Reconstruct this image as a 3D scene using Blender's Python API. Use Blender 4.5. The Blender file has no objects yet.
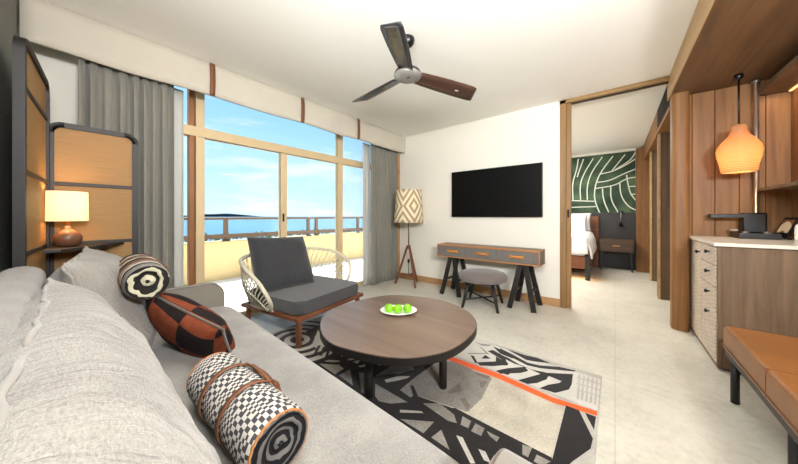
import bpy, bmesh, math, random
from mathutils import Vector, Matrix, noise
random.seed(7)
PI = math.pi
SC = bpy.context.scene
COL = SC.collection

# ------------------------------------------------------------------ camera
F_PX = 268.0
ANG = math.atan2(216.0, F_PX)
CAMZ = 1.15
HORIZ = 216.0
cd = bpy.data.cameras.new('camera')
cam = bpy.data.objects.new('camera', cd); COL.objects.link(cam)
cam.location = (0, 0, CAMZ)
cam.rotation_euler = (PI/2, 0, ANG)
cd.sensor_width = 36; cd.sensor_fit = 'HORIZONTAL'
cd.lens = 36*F_PX/798.0
cd.shift_y = -(232.0-HORIZ)/798.0
cd.clip_start = 0.02; cd.clip_end = 20000
SC.camera = cam

# ------------------------------------------------------------------ world and light
w = bpy.data.worlds.new('sky'); SC.world = w; w.use_nodes = True
nt = w.node_tree; nt.nodes.clear()
def N(t, ty, **kw):
    n = t.nodes.new(ty)
    for k, v in kw.items():
        if k in n.inputs: n.inputs[k].default_value = v
        else: setattr(n, k, v)
    return n
tc = N(nt, 'ShaderNodeTexCoord'); sx = N(nt, 'ShaderNodeSeparateXYZ')
nt.links.new(tc.outputs['Generated'], sx.inputs[0])
rp = N(nt, 'ShaderNodeValToRGB')
el = rp.color_ramp.elements
el[0].position = 0.0; el[0].color = (0.70, 0.90, 1.0, 1)
el[1].position = 0.12; el[1].color = (0.55, 0.83, 1.0, 1)
for p, c in ((0.30, (0.36, 0.67, 1.0, 1)), (0.6, (0.22, 0.50, 0.95, 1))):
    e = el.new(p); e.color = c
nt.links.new(sx.outputs[2], rp.inputs[0])
mp = N(nt, 'ShaderNodeMapping'); mp.inputs['Scale'].default_value = (1.5, 1.5, 9)
nt.links.new(tc.outputs['Generated'], mp.inputs[0])
nz = N(nt, 'ShaderNodeTexNoise', Scale=2.2, Detail=6.0, Roughness=0.55)
nt.links.new(mp.outputs[0], nz.inputs['Vector'])
cr = N(nt, 'ShaderNodeValToRGB'); cr.color_ramp.elements[0].position = .50; cr.color_ramp.elements[1].position = .78
nt.links.new(nz.outputs[0], cr.inputs[0])
mx = N(nt, 'ShaderNodeMixRGB'); mx.inputs[2].default_value = (1.0, 1.0, 1.0, 1)
nt.links.new(cr.outputs[0], mx.inputs[0]); nt.links.new(rp.outputs[0], mx.inputs[1])
bg = N(nt, 'ShaderNodeBackground'); bg.inputs[1].default_value = 0.76
nt.links.new(mx.outputs[0], bg.inputs[0])
wo = N(nt, 'ShaderNodeOutputWorld'); nt.links.new(bg.outputs[0], wo.inputs[0])

def light(name, kind, loc, energy, color=(1,1,1), size=0.1, sy=None, look=None):
    l = bpy.data.lights.new(name, kind); l.energy = energy; l.color = color
    if kind == 'AREA':
        l.size = size
        if sy: l.shape = 'RECTANGLE'; l.size_y = sy
    elif kind == 'POINT': l.shadow_soft_size = size
    elif kind == 'SUN': l.angle = size
    o = bpy.data.objects.new(name, l); COL.objects.link(o); o.location = loc
    if look is not None:
        d = Vector(look) - Vector(loc); o.rotation_euler = d.to_track_quat('-Z', 'Y').to_euler()
    return o
light('sun', 'SUN', (-20, 12, 40), 9.0, (1, .97, .92), 0.01, look=(-20+9.0, 12-3.0, 40-28))
# fill lights out of view, added to brighten the living room, and the bedroom light
light('living_room_fill', 'AREA', (-0.55, 0.75, 2.585), 8, (1, .99, .98), 1.6, 1.0, look=(-0.55, 0.75, 0))  # unseen soft fill added under the ceiling for brightness
light('rear_wall_fill', 'AREA', (-.2, -.12, 1.85), 62, (1, .995, .985), 1.8, .2, look=(-.5, 1.6, 3.0))  # added fill shining up at the ceiling, no fixture behind it
light('right_wall_fill', 'AREA', (1.12, .2, 1.8), 95, (1, .995, .985), .8, .3, look=(-1.2, 2.3, 2.7))  # second upward fill, added from the right, no fixture
light('kitchenette_ceiling_light', 'AREA', (0.1, 1.5, 2.59), 0, (1, .95, .86), .3, .3, look=(0.1, 1.5, 0))
light('bedroom_fill', 'AREA', (-1.3, 5.6, 2.56), 60, (1, .95, .90), 1.2, 1.2, look=(-1.3, 5.6, 0))  # area light that brightens the bedroom, no lamp modelled
SC.view_settings.view_transform = 'Standard'
SC.view_settings.look = 'None'
SC.view_settings.gamma = 1
SC.view_settings.use_curve_mapping = False
SC.view_settings.exposure = 0.78
try:
    SC.cycles.max_bounces = 10; SC.cycles.diffuse_bounces = 6; SC.cycles.transparent_max_bounces = 12
    SC.cycles.sample_clamp_indirect = 6; SC.cycles.caustics_reflective = False; SC.cycles.caustics_refractive = False
except Exception: pass

# ------------------------------------------------------------------ materials
def srgb(r, g, b):
    f = lambda v: ((v/255)/12.92 if v/255 <= .04045 else (((v/255)+.055)/1.055)**2.4)
    return (f(r), f(g), f(b), 1)
MATS = {}
def base_mat(name, rough=.6, metal=0, spec=.5):
    m = bpy.data.materials.new(name); m.use_nodes = True
    t = m.node_tree; b = t.nodes['Principled BSDF']
    b.inputs['Roughness'].default_value = rough; b.inputs['Metallic'].default_value = metal
    b.inputs['Specular IOR Level'].default_value = spec
    MATS[name] = m
    return m, t, b
def coords(t, kind='Object', scale=(1,1,1), rot=(0,0,0)):
    c = N(t, 'ShaderNodeTexCoord'); mp = N(t, 'ShaderNodeMapping')
    mp.inputs['Scale'].default_value = scale; mp.inputs['Rotation'].default_value = rot
    t.links.new(c.outputs[kind], mp.inputs[0]); return mp.outputs[0]
def ramp(t, fac, stops, interp='LINEAR'):
    r = N(t, 'ShaderNodeValToRGB'); r.color_ramp.interpolation = interp
    e = r.color_ramp.elements
    while len(e) < len(stops): e.new(.5)
    for i, (p, c) in enumerate(stops): e[i].position = p; e[i].color = c
    t.links.new(fac, r.inputs[0]); return r.outputs[0]
def bump(t, b, h, strength=.3, dist=.01):
    n = N(t, 'ShaderNodeBump'); n.inputs['Strength'].default_value = strength; n.inputs['Distance'].default_value = dist
    t.links.new(h, n.inputs['Height']); t.links.new(n.outputs[0], b.inputs['Normal'])
def plain(name, c, rough=.6, metal=0, var=.06, scale=8, bmp=0.0, spec=.5, bscale=60):
    m, t, b = base_mat(name, rough, metal, spec)
    v = coords(t)
    n = N(t, 'ShaderNodeTexNoise', Scale=scale, Detail=4.0); t.links.new(v, n.inputs['Vector'])
    d = tuple(max(0, x*(1-var)) for x in c[:3])+(1,); l = tuple(min(1, x*(1+var)) for x in c[:3])+(1,)
    t.links.new(ramp(t, n.outputs[0], [(.3, d), (.7, l)]), b.inputs['Base Color'])
    if bmp:
        n2 = N(t, 'ShaderNodeTexNoise', Scale=bscale, Detail=3.0); t.links.new(v, n2.inputs['Vector'])
        bump(t, b, n2.outputs[0], bmp, .005)
    return m
def wood(name, c1, c2, axis='Z', rough=.5, scale=1.0, spec=.35, coord='Object'):
    m, t, b = base_mat(name, rough, 0, spec)
    s = {'Z': (14, 14, .7), 'X': (.7, 14, 14), 'Y': (14, .7, 14)}[axis]
    v = coords(t, coord, tuple(k*scale for k in s))
    n = N(t, 'ShaderNodeTexNoise', Scale=1.6, Detail=8.0, Roughness=.62, Distortion=.6); t.links.new(v, n.inputs['Vector'])
    n2 = N(t, 'ShaderNodeTexNoise', Scale=.35, Detail=2.0); t.links.new(v, n2.inputs['Vector'])
    mm = N(t, 'ShaderNodeMath', operation='ADD'); t.links.new(n.outputs[0], mm.inputs[0])
    m2 = N(t, 'ShaderNodeMath', operation='MULTIPLY_ADD'); t.links.new(n2.outputs[0], m2.inputs[0]); m2.inputs[1].default_value = .5; m2.inputs[2].default_value = -.25
    t.links.new(m2.outputs[0], mm.inputs[1])
    t.links.new(ramp(t, mm.outputs[0], [(.32, c1), (.68, c2)]), b.inputs['Base Color'])
    bump(t, b, n.outputs[0], .12, .004)
    return m
def fabric(name, c, var=.12, weave=260, bmp=.35, sheen=.3, rough=.95, wrinkle=0):
    m, t, b = base_mat(name, rough, 0, .15)
    v = coords(t)
    n = N(t, 'ShaderNodeTexNoise', Scale=5.0, Detail=5.0); t.links.new(v, n.inputs['Vector'])
    v2 = coords(t, 'Object', (1, 3.2, 3.2))
    n2 = N(t, 'ShaderNodeTexNoise', Scale=weave, Detail=2.0, Roughness=.7); t.links.new(v2, n2.inputs['Vector'])
    a = N(t, 'ShaderNodeMixRGB'); a.inputs[0].default_value = .55
    t.links.new(n.outputs[0], a.inputs[1]); t.links.new(n2.outputs[0], a.inputs[2])
    d = tuple(max(0, x*(1-var)) for x in c[:3])+(1,); l = tuple(min(1, x*(1+var)) for x in c[:3])+(1,)
    t.links.new(ramp(t, a.outputs[0], [(.36, d), (.64, l)]), b.inputs['Base Color'])
    if wrinkle:
        n3 = N(t, 'ShaderNodeTexNoise', Scale=1.0, Detail=4.0, Roughness=.6, Distortion=1.2); t.links.new(coords(t, 'Object', (26, 5, 5)), n3.inputs['Vector'])
        b1 = N(t, 'ShaderNodeBump'); b1.inputs['Strength'].default_value = wrinkle; b1.inputs['Distance'].default_value = .03
        b2 = N(t, 'ShaderNodeBump'); b2.inputs['Strength'].default_value = bmp; b2.inputs['Distance'].default_value = .003
        t.links.new(n3.outputs[0], b1.inputs['Height']); t.links.new(b1.outputs[0], b2.inputs['Normal'])
        t.links.new(n2.outputs[0], b2.inputs['Height']); t.links.new(b2.outputs[0], b.inputs['Normal'])
    else: bump(t, b, n2.outputs[0], bmp, .003)
    b.inputs['Sheen Weight'].default_value = sheen
    return m
def emit(name, c, s):
    m, t, b = base_mat(name, .8)
    b.inputs['Base Color'].default_value = c
    b.inputs['Emission Color'].default_value = c; b.inputs['Emission Strength'].default_value = s
    return m

M_white = plain('warm_white_plaster', srgb(236, 233, 222), .85, var=.012, scale=2, bmp=.04)
M_ceil = plain('white_ceiling_paint', srgb(240, 239, 232), .9, var=.008, scale=1)
M_grey_wall = plain('dark_plaster', srgb(112, 113, 107), .8, var=.25, scale=1.2, bmp=.1)
M_oak = wood('oak_panel', srgb(118, 80, 44), srgb(147, 105, 62), 'Z', .5)
M_oak_dk = wood('dark_oak_panel', srgb(92, 72, 54), srgb(122, 98, 74), 'Z', .5)
M_oak_h = wood('oak_soffit', srgb(92, 68, 46), srgb(120, 90, 62), 'Y', .5)
M_oak_lt = wood('light_oak', srgb(178, 146, 104), srgb(200, 168, 124), 'Y', .5)
M_jamb = wood('door_frame_oak', srgb(128, 98, 62), srgb(156, 122, 80), 'Z', .45)
M_jamb_h = wood('door_head_oak', srgb(140, 110, 70), srgb(170, 138, 92), 'X', .45)
M_basebd = wood('baseboard_wood', srgb(164, 126, 86), srgb(186, 146, 104), 'X', .5)
M_teak = wood('teak', srgb(92, 54, 36), srgb(128, 80, 54), 'X', .45)
M_teakv = wood('teak_upright', srgb(92, 56, 38), srgb(128, 82, 56), 'Z', .45)
M_walnut_top = wood('dark_walnut_top', srgb(106, 88, 76), srgb(130, 111, 97), 'X', .30, .5, .5)
M_blackwood = plain('black_stained_wood', srgb(19, 16, 14), .5, var=.15)
M_darkwood = wood('dark_brown_wood', srgb(46, 36, 30), srgb(72, 58, 48), 'Z', .5)
M_alum = plain('champagne_aluminium', srgb(218, 194, 152), .5, 0.1, var=.03)
M_bronze = plain('bronze_frame', srgb(150, 100, 62), .45, .3, var=.06)
M_railm = plain('brown_rail_metal', srgb(112, 86, 68), .5, .2, var=.05)
M_linen = fabric('light_grey_linen', srgb(152, 149, 144), .30, 120, .6)
M_linenw = fabric('wrinkled_grey_linen', srgb(150, 146, 140), .34, 110, .7, wrinkle=.55)
M_linen2 = fabric('grey_linen_backrest', srgb(140, 137, 131), .28, 120, .6)
M_arm = fabric('grey_beige_arm_fabric', srgb(134, 129, 120), .08, 260, .35)
M_pipe = fabric('dark_piping', srgb(96, 86, 78), .06, 200, .2)
M_seam = fabric('pale_linen_seam', srgb(156, 152, 146), .08, 200, .3)
M_char = fabric('charcoal_fabric', srgb(58, 59, 62), .12, 300, .3)
M_char2 = fabric('dark_grey_seat_fabric', srgb(68, 68, 70), .12, 300, .3)
M_stool = fabric('grey_stool_fabric', srgb(112, 104, 100), .08, 300, .3)
M_curt = fabric('grey_curtain', srgb(138, 136, 126), .06, 200, .15)
M_curt2 = fabric('pale_grey_curtain', srgb(196, 198, 194), .05, 200, .15)
M_pelmet = fabric('linen_pelmet', srgb(198, 192, 178), .04, 150, .12)
M_leather = plain('tan_leather', srgb(138, 88, 40), .42, var=.16, scale=5, bmp=.12, bscale=120)
M_leather_lit = plain('tan_leather_lit_side', srgb(196, 132, 72), .5, var=.08, scale=4, bmp=.1, bscale=120)  # paler leather copy with the light on the side painted in, unused
M_strap = plain('brown_leather_strap', srgb(118, 74, 46), .45, var=.12, scale=12, bmp=.1)
M_rope = plain('cream_cord', srgb(214, 208, 186), .8, var=.06, scale=60, bmp=.3, bscale=300)
M_black = plain('black_metal', srgb(20, 20, 21), .35, .3, var=.1)
M_blackp = plain('black_plastic', srgb(8, 8, 9), .35, var=.1)
M_steel = plain('brushed_steel', srgb(176, 174, 170), .3, .9, var=.05)
M_greyhub = plain('silver_grey_disc', srgb(150, 148, 144), .4, .4, var=.04)
M_stone = plain('pale_stone_top', srgb(222, 216, 204), .25, var=.03, scale=10)
M_brass = plain('brass', srgb(206, 150, 80), .3, .7, var=.05)
M_tan = plain('tan_leather_pull', srgb(204, 130, 60), .45, var=.08)
M_desk = fabric('grey_woven_desk_panel', srgb(112, 108, 104), .1, 300, .3, 0, .7)
M_trimo = plain('tan_leather_edging', srgb(186, 122, 66), .5, var=.06)
M_screenfr = plain('charcoal_frame', srgb(24, 21, 20), .5, var=.08)
M_plate = plain('white_ceramic', srgb(240, 240, 236), .15, var=.01)
M_apple = plain('green_apple_skin', srgb(120, 190, 20), .3, var=.18, scale=30)
M_stem = plain('apple_stem', srgb(84, 62, 30), .7)
M_vase = plain('brown_ceramic', srgb(112, 76, 56), .35, var=.15, scale=14)
M_white_linen = fabric('white_bed_linen', srgb(238, 238, 240), .03, 200, .2)
M_beige_out = plain('beige_parapet', srgb(216, 190, 140), .8, var=.04, scale=2)
M_bal = plain('pale_balcony_tiles', srgb(236, 232, 224), .7, var=.03, scale=1)
M_green_leaf = plain('shrub_leaves', srgb(96, 120, 96), .7, var=.3, scale=30)
M_hill = plain('hazy_hill', srgb(186, 214, 232), .9, var=.02)  # distance haze is put into the pale colour
M_black_panel = plain('black_wall_panel', srgb(44, 42, 42), .5, var=.1)
M_night = wood('nightstand_wood', srgb(62, 48, 38), srgb(90, 70, 54), 'X', .5)
M_bedwood = wood('bed_base_wood', srgb(96, 56, 34), srgb(130, 80, 50), 'X', .5)

def floor_mat():
    m, t, b = base_mat('pale_travertine_tiles', .32, 0, .4)
    v = coords(t)
    n = N(t, 'ShaderNodeTexNoise', Scale=2.6, Detail=10.0, Roughness=.68); t.links.new(v, n.inputs['Vector'])
    n2 = N(t, 'ShaderNodeTexNoise', Scale=26.0, Detail=6.0, Roughness=.7); t.links.new(v, n2.inputs['Vector'])
    a = N(t, 'ShaderNodeMixRGB'); a.inputs[0].default_value = .45
    t.links.new(n.outputs[0], a.inputs[1]); t.links.new(n2.outputs[0], a.inputs[2])
    c = ramp(t, a.outputs[0], [(.34, srgb(190, 188, 174)), (.52, srgb(214, 211, 198)), (.7, srgb(226, 223, 212))])
    br = N(t, 'ShaderNodeTexBrick', Scale=1.0); br.offset = 0
    v2 = coords(t); t.links.new(v2, br.inputs['Vector'])
    br.inputs['Mortar Size'].default_value = .0018; br.inputs['Brick Width'].default_value = 1.2; br.inputs['Row Height'].default_value = 1.2
    br.inputs['Color1'].default_value = (1,1,1,1); br.inputs['Color2'].default_value = (1,1,1,1); br.inputs['Mortar'].default_value = (.72,.71,.68,1)
    mu = N(t, 'ShaderNodeMixRGB', blend_type='MULTIPLY'); mu.inputs[0].default_value = 1
    t.links.new(c, mu.inputs[1]); t.links.new(br.outputs[0], mu.inputs[2])
    t.links.new(mu.outputs[0], b.inputs['Base Color'])
    bump(t, b, n2.outputs[0], .04, .002)
    return m
M_floor = floor_mat()

def glass_mat():
    m = bpy.data.materials.new('window_glass'); m.use_nodes = True; t = m.node_tree; t.nodes.clear()
    tr = N(t, 'ShaderNodeBsdfTransparent'); tr.inputs[0].default_value = (.97, .985, .98, 1)
    gl = N(t, 'ShaderNodeBsdfGlossy'); gl.inputs['Roughness'].default_value = .01
    fr = N(t, 'ShaderNodeFresnel'); fr.inputs[0].default_value = 1.35
    mi = N(t, 'ShaderNodeMixShader'); o = N(t, 'ShaderNodeOutputMaterial')
    t.links.new(fr.outputs[0], mi.inputs[0]); t.links.new(tr.outputs[0], mi.inputs[1]); t.links.new(gl.outputs[0], mi.inputs[2]); t.links.new(mi.outputs[0], o.inputs[0])
    return m
M_glass = glass_mat()

def sea_mat():
    m, t, b = base_mat('hazy_sea', .35, 0, .3)
    v = coords(t, 'Object', (.004, .02, 1))
    n = N(t, 'ShaderNodeTexNoise', Scale=1.0, Detail=6.0); t.links.new(v, n.inputs['Vector'])
    t.links.new(ramp(t, n.outputs[0], [(.3, srgb(44, 92, 116)), (.7, srgb(60, 110, 132))]), b.inputs['Base Color'])
    bump(t, b, n.outputs[0], .2, .3)
    return m
M_sea = sea_mat()

def cane_mat():
    m, t, b = base_mat('woven_cane', .6, 0, .3)
    v = coords(t, 'UV', (220, 220, 1))
    ck = N(t, 'ShaderNodeTexChecker', Scale=1.0); t.links.new(v, ck.inputs['Vector'])
    ck.inputs[1].default_value = srgb(184, 146, 98); ck.inputs[2].default_value = srgb(164, 128, 82)
    n = N(t, 'ShaderNodeTexNoise', Scale=3.0, Detail=5.0); t.links.new(coords(t, 'UV', (2, 40, 1)), n.inputs['Vector'])
    mu = N(t, 'ShaderNodeMixRGB', blend_type='MULTIPLY'); mu.inputs[0].default_value = .35
    t.links.new(ck.outputs[0], mu.inputs[1]); t.links.new(n.outputs[0], mu.inputs[2]); t.links.new(mu.outputs[0], b.inputs['Base Color'])
    bump(t, b, ck.outputs[1], .2, .002)
    return m
M_cane = cane_mat()

def shade_mat(name, c, s, trans=.5):
    m, t, b = base_mat(name, .9)
    b.inputs['Base Color'].default_value = c
    b.inputs['Emission Color'].default_value = c; b.inputs['Emission Strength'].default_value = s
    return m

def diamond_mat():
    m, t, b = base_mat('diamond_weave_shade', .9, 0, .1)
    c = N(t, 'ShaderNodeTexCoord'); s = N(t, 'ShaderNodeSeparateXYZ'); t.links.new(c.outputs['UV'], s.inputs[0])
    def M(op, a, bb=None):
        n = N(t, 'ShaderNodeMath', operation=op)
        if isinstance(a, (int, float)): n.inputs[0].default_value = a
        else: t.links.new(a, n.inputs[0])
        if bb is not None:
            if isinstance(bb, (int, float)): n.inputs[1].default_value = bb
            else: t.links.new(bb, n.inputs[1])
        return n.outputs[0]
    fu = M('FRACT', M('MULTIPLY', s.outputs[0], 4.0)); du = M('MULTIPLY', M('ABSOLUTE', M('SUBTRACT', fu, .5)), 2.0)
    dv = M('MULTIPLY', M('ABSOLUTE', M('SUBTRACT', s.outputs[1], .5)), 2.0)
    k = M('FRACT', M('MULTIPLY', M('ADD', du, dv), 2.0))
    t.links.new(ramp(t, k, [(0, srgb(236, 226, 198)), (.52, srgb(176, 152, 116))], 'CONSTANT'), b.inputs['Base Color'])
    b.inputs['Emission Strength'].default_value = 0.0
    return m
M_diamond = diamond_mat()

def pendant_mat():
    m, t, b = base_mat('woven_rattan_glow', .7)
    v = coords(t, 'UV', (30, 14, 1))
    wv = N(t, 'ShaderNodeTexBrick', Scale=1.0); t.links.new(v, wv.inputs['Vector'])
    wv.inputs['Color1'].default_value = (1, .84, .56, 1); wv.inputs['Color2'].default_value = (.95, .72, .42, 1); wv.inputs['Mortar'].default_value = (.62, .34, .16, 1)
    wv.inputs['Mortar Size'].default_value = .10
    t.links.new(wv.outputs[0], b.inputs['Base Color']); t.links.new(wv.outputs[0], b.inputs['Emission Color'])
    b.inputs['Emission Strength'].default_value = .12
    bump(t, b, wv.outputs[1], .3, .003)
    tl = N(t, 'ShaderNodeBsdfTranslucent'); t.links.new(wv.outputs[0], tl.inputs[0])
    mi = N(t, 'ShaderNodeMixShader'); mi.inputs[0].default_value = .6
    t.links.new(b.outputs[0], mi.inputs[1]); t.links.new(tl.outputs[0], mi.inputs[2]); t.links.new(mi.outputs[0], t.nodes['Material Output'].inputs[0])
    return m
M_pend = pendant_mat()

def weave_bw():
    m, t, b = base_mat('black_white_blocked_weave', .9, 0, .1)
    c1 = N(t, 'ShaderNodeTexChecker', Scale=1.0); t.links.new(coords(t, 'UV', (48, 26, 1)), c1.inputs['Vector'])
    c2 = N(t, 'ShaderNodeTexChecker', Scale=1.0); t.links.new(coords(t, 'UV', (48, 52, 1)), c2.inputs['Vector'])
    for c in (c1, c2): c.inputs[1].default_value = srgb(74, 74, 78); c.inputs[2].default_value = srgb(206, 203, 196)
    br = N(t, 'ShaderNodeTexBrick', Scale=1.0); t.links.new(coords(t, 'UV', (24, 13, 1)), br.inputs['Vector'])
    br.offset = .5; br.inputs['Brick Width'].default_value = 1.0; br.inputs['Row Height'].default_value = 1.0; br.inputs['Mortar Size'].default_value = 0
    br.inputs['Color1'].default_value = (0,0,0,1); br.inputs['Color2'].default_value = (1,1,1,1)
    k = ramp(t, br.outputs[0], [(0, (0,0,0,1)), (.55, (1,1,1,1))], 'CONSTANT')
    mi = N(t, 'ShaderNodeMixRGB'); t.links.new(k, mi.inputs[0]); t.links.new(c1.outputs[0], mi.inputs[1]); t.links.new(c2.outputs[0], mi.inputs[2])
    t.links.new(mi.outputs[0], b.inputs['Base Color'])
    n2 = N(t, 'ShaderNodeTexNoise', Scale=300.0); t.links.new(coords(t), n2.inputs['Vector']); bump(t, b, n2.outputs[0], .4, .003)
    return m
M_bw = weave_bw()
def stripes():
    m, t, b = base_mat('striped_blanket', .9, 0, .1)
    c = N(t, 'ShaderNodeTexCoord'); s = N(t, 'ShaderNodeSeparateXYZ'); t.links.new(c.outputs['UV'], s.inputs[0])
    K = srgb(52, 50, 50); C = srgb(206, 200, 188); B = srgb(120, 78, 56); G = srgb(128, 124, 120)
    t.links.new(ramp(t, s.outputs[1], [(0, K), (.14, G), (.2, C), (.3, B), (.36, C), (.46, K), (.56, G), (.62, C), (.7, B), (.76, C), (.84, K), (.92, G)], 'CONSTANT'), b.inputs['Base Color'])
    n2 = N(t, 'ShaderNodeTexNoise', Scale=250.0); t.links.new(coords(t), n2.inputs['Vector']); bump(t, b, n2.outputs[0], .4, .003)
    return m
M_stripe = stripes()
def swirl(name, c1, c2, sc, dist, thr=.5):
    m, t, b = base_mat(name, .9, 0, .1)
    wv = N(t, 'ShaderNodeTexWave', Scale=sc, Distortion=dist, Detail=2.0); wv.wave_type = 'RINGS'; wv.rings_direction = 'Z'
    wv.inputs['Detail Scale'].default_value = 1.5
    t.links.new(coords(t), wv.inputs['Vector'])
    t.links.new(ramp(t, wv.outputs[1], [(thr-.05, c1), (thr+.05, c2)]), b.inputs['Base Color'])
    bump(t, b, wv.outputs[1], .6, .008)
    return m
M_swirl = swirl('rolled_end_cream_black', srgb(40, 38, 38), srgb(198, 194, 170), 9.0, 6.0, .62)
M_swirl2 = swirl('rolled_end_charcoal', srgb(34, 34, 36), srgb(112, 110, 108), 14.0, 2.5, .62)
def check_mat():
    m, t, b = base_mat('rust_black_check', .85, 0, .15)
    ck = N(t, 'ShaderNodeTexChecker', Scale=1.0); t.links.new(coords(t, 'Object', (6.0, 6.0, 0.0001), (0, 0, .12)), ck.inputs['Vector'])
    ck.inputs[1].default_value = srgb(122, 62, 40); ck.inputs[2].default_value = srgb(34, 28, 28)
    n = N(t, 'ShaderNodeTexNoise', Scale=24.0, Detail=4.0); t.links.new(coords(t), n.inputs['Vector'])
    mu = N(t, 'ShaderNodeMixRGB', blend_type='OVERLAY'); mu.inputs[0].default_value = .5
    t.links.new(ck.outputs[0], mu.inputs[1]); t.links.new(n.outputs[0], mu.inputs[2]); t.links.new(mu.outputs[0], b.inputs['Base Color'])
    n2 = N(t, 'ShaderNodeTexNoise', Scale=220.0); t.links.new(coords(t), n2.inputs['Vector']); bump(t, b, n2.outputs[0], .3, .003)
    return m
M_check = check_mat()
def carved_mat():
    m, t, b = base_mat('carved_wood_front', .55, 0, .3)
    v = coords(t, 'Object', (1, 42, 42), (.785, 0, 0))
    ck = N(t, 'ShaderNodeTexBrick', Scale=1.0)
    sp = N(t, 'ShaderNodeSeparateXYZ'); cb = N(t, 'ShaderNodeCombineXYZ'); t.links.new(v, sp.inputs[0])
    t.links.new(sp.outputs[1], cb.inputs[0]); t.links.new(sp.outputs[2], cb.inputs[1]); t.links.new(cb.outputs[0], ck.inputs['Vector'])
    ck.inputs['Mortar Size'].default_value = .09; ck.inputs['Brick Width'].default_value = 2.6; ck.inputs['Row Height'].default_value = .8
    ck.inputs['Color1'].default_value = srgb(226, 212, 196); ck.inputs['Color2'].default_value = srgb(210, 194, 176); ck.inputs['Mortar'].default_value = srgb(136, 118, 102)
    t.links.new(ck.outputs[0], b.inputs['Base Color'])
    bump(t, b, ck.outputs[1], -.5, .004)
    return m
M_carved = carved_mat()
def rugm(name, c, var=.1):
    m = fabric(name, c, var*2.2, 60, .6, .2); return m
R_ = [rugm('rug_pale_grey', srgb(182, 179, 171), .12), rugm('rug_black', srgb(31, 29, 29), .15), rugm('rug_orange', srgb(240, 96, 36), .06),
      rugm('rug_beige', srgb(186, 180, 164), .14), rugm('rug_mid_grey', srgb(136, 132, 125), .16), rugm('rug_taupe', srgb(118, 108, 100), .16), rugm('rug_white', srgb(206, 204, 196), .06)]
def mural_mat():
    m, t, b = base_mat('mural_green_paint', .8, 0, .1)
    n = N(t, 'ShaderNodeTexNoise', Scale=3.0, Detail=5.0); t.links.new(coords(t), n.inputs['Vector'])
    t.links.new(ramp(t, n.outputs[0], [(.3, srgb(46, 62, 52)), (.5, srgb(66, 84, 68)), (.7, srgb(90, 112, 86))]), b.inputs['Base Color'])
    return m
M_mural = mural_mat()
M_mline = plain('mural_white_line', srgb(214, 220, 208), .8, var=.02)

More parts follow.
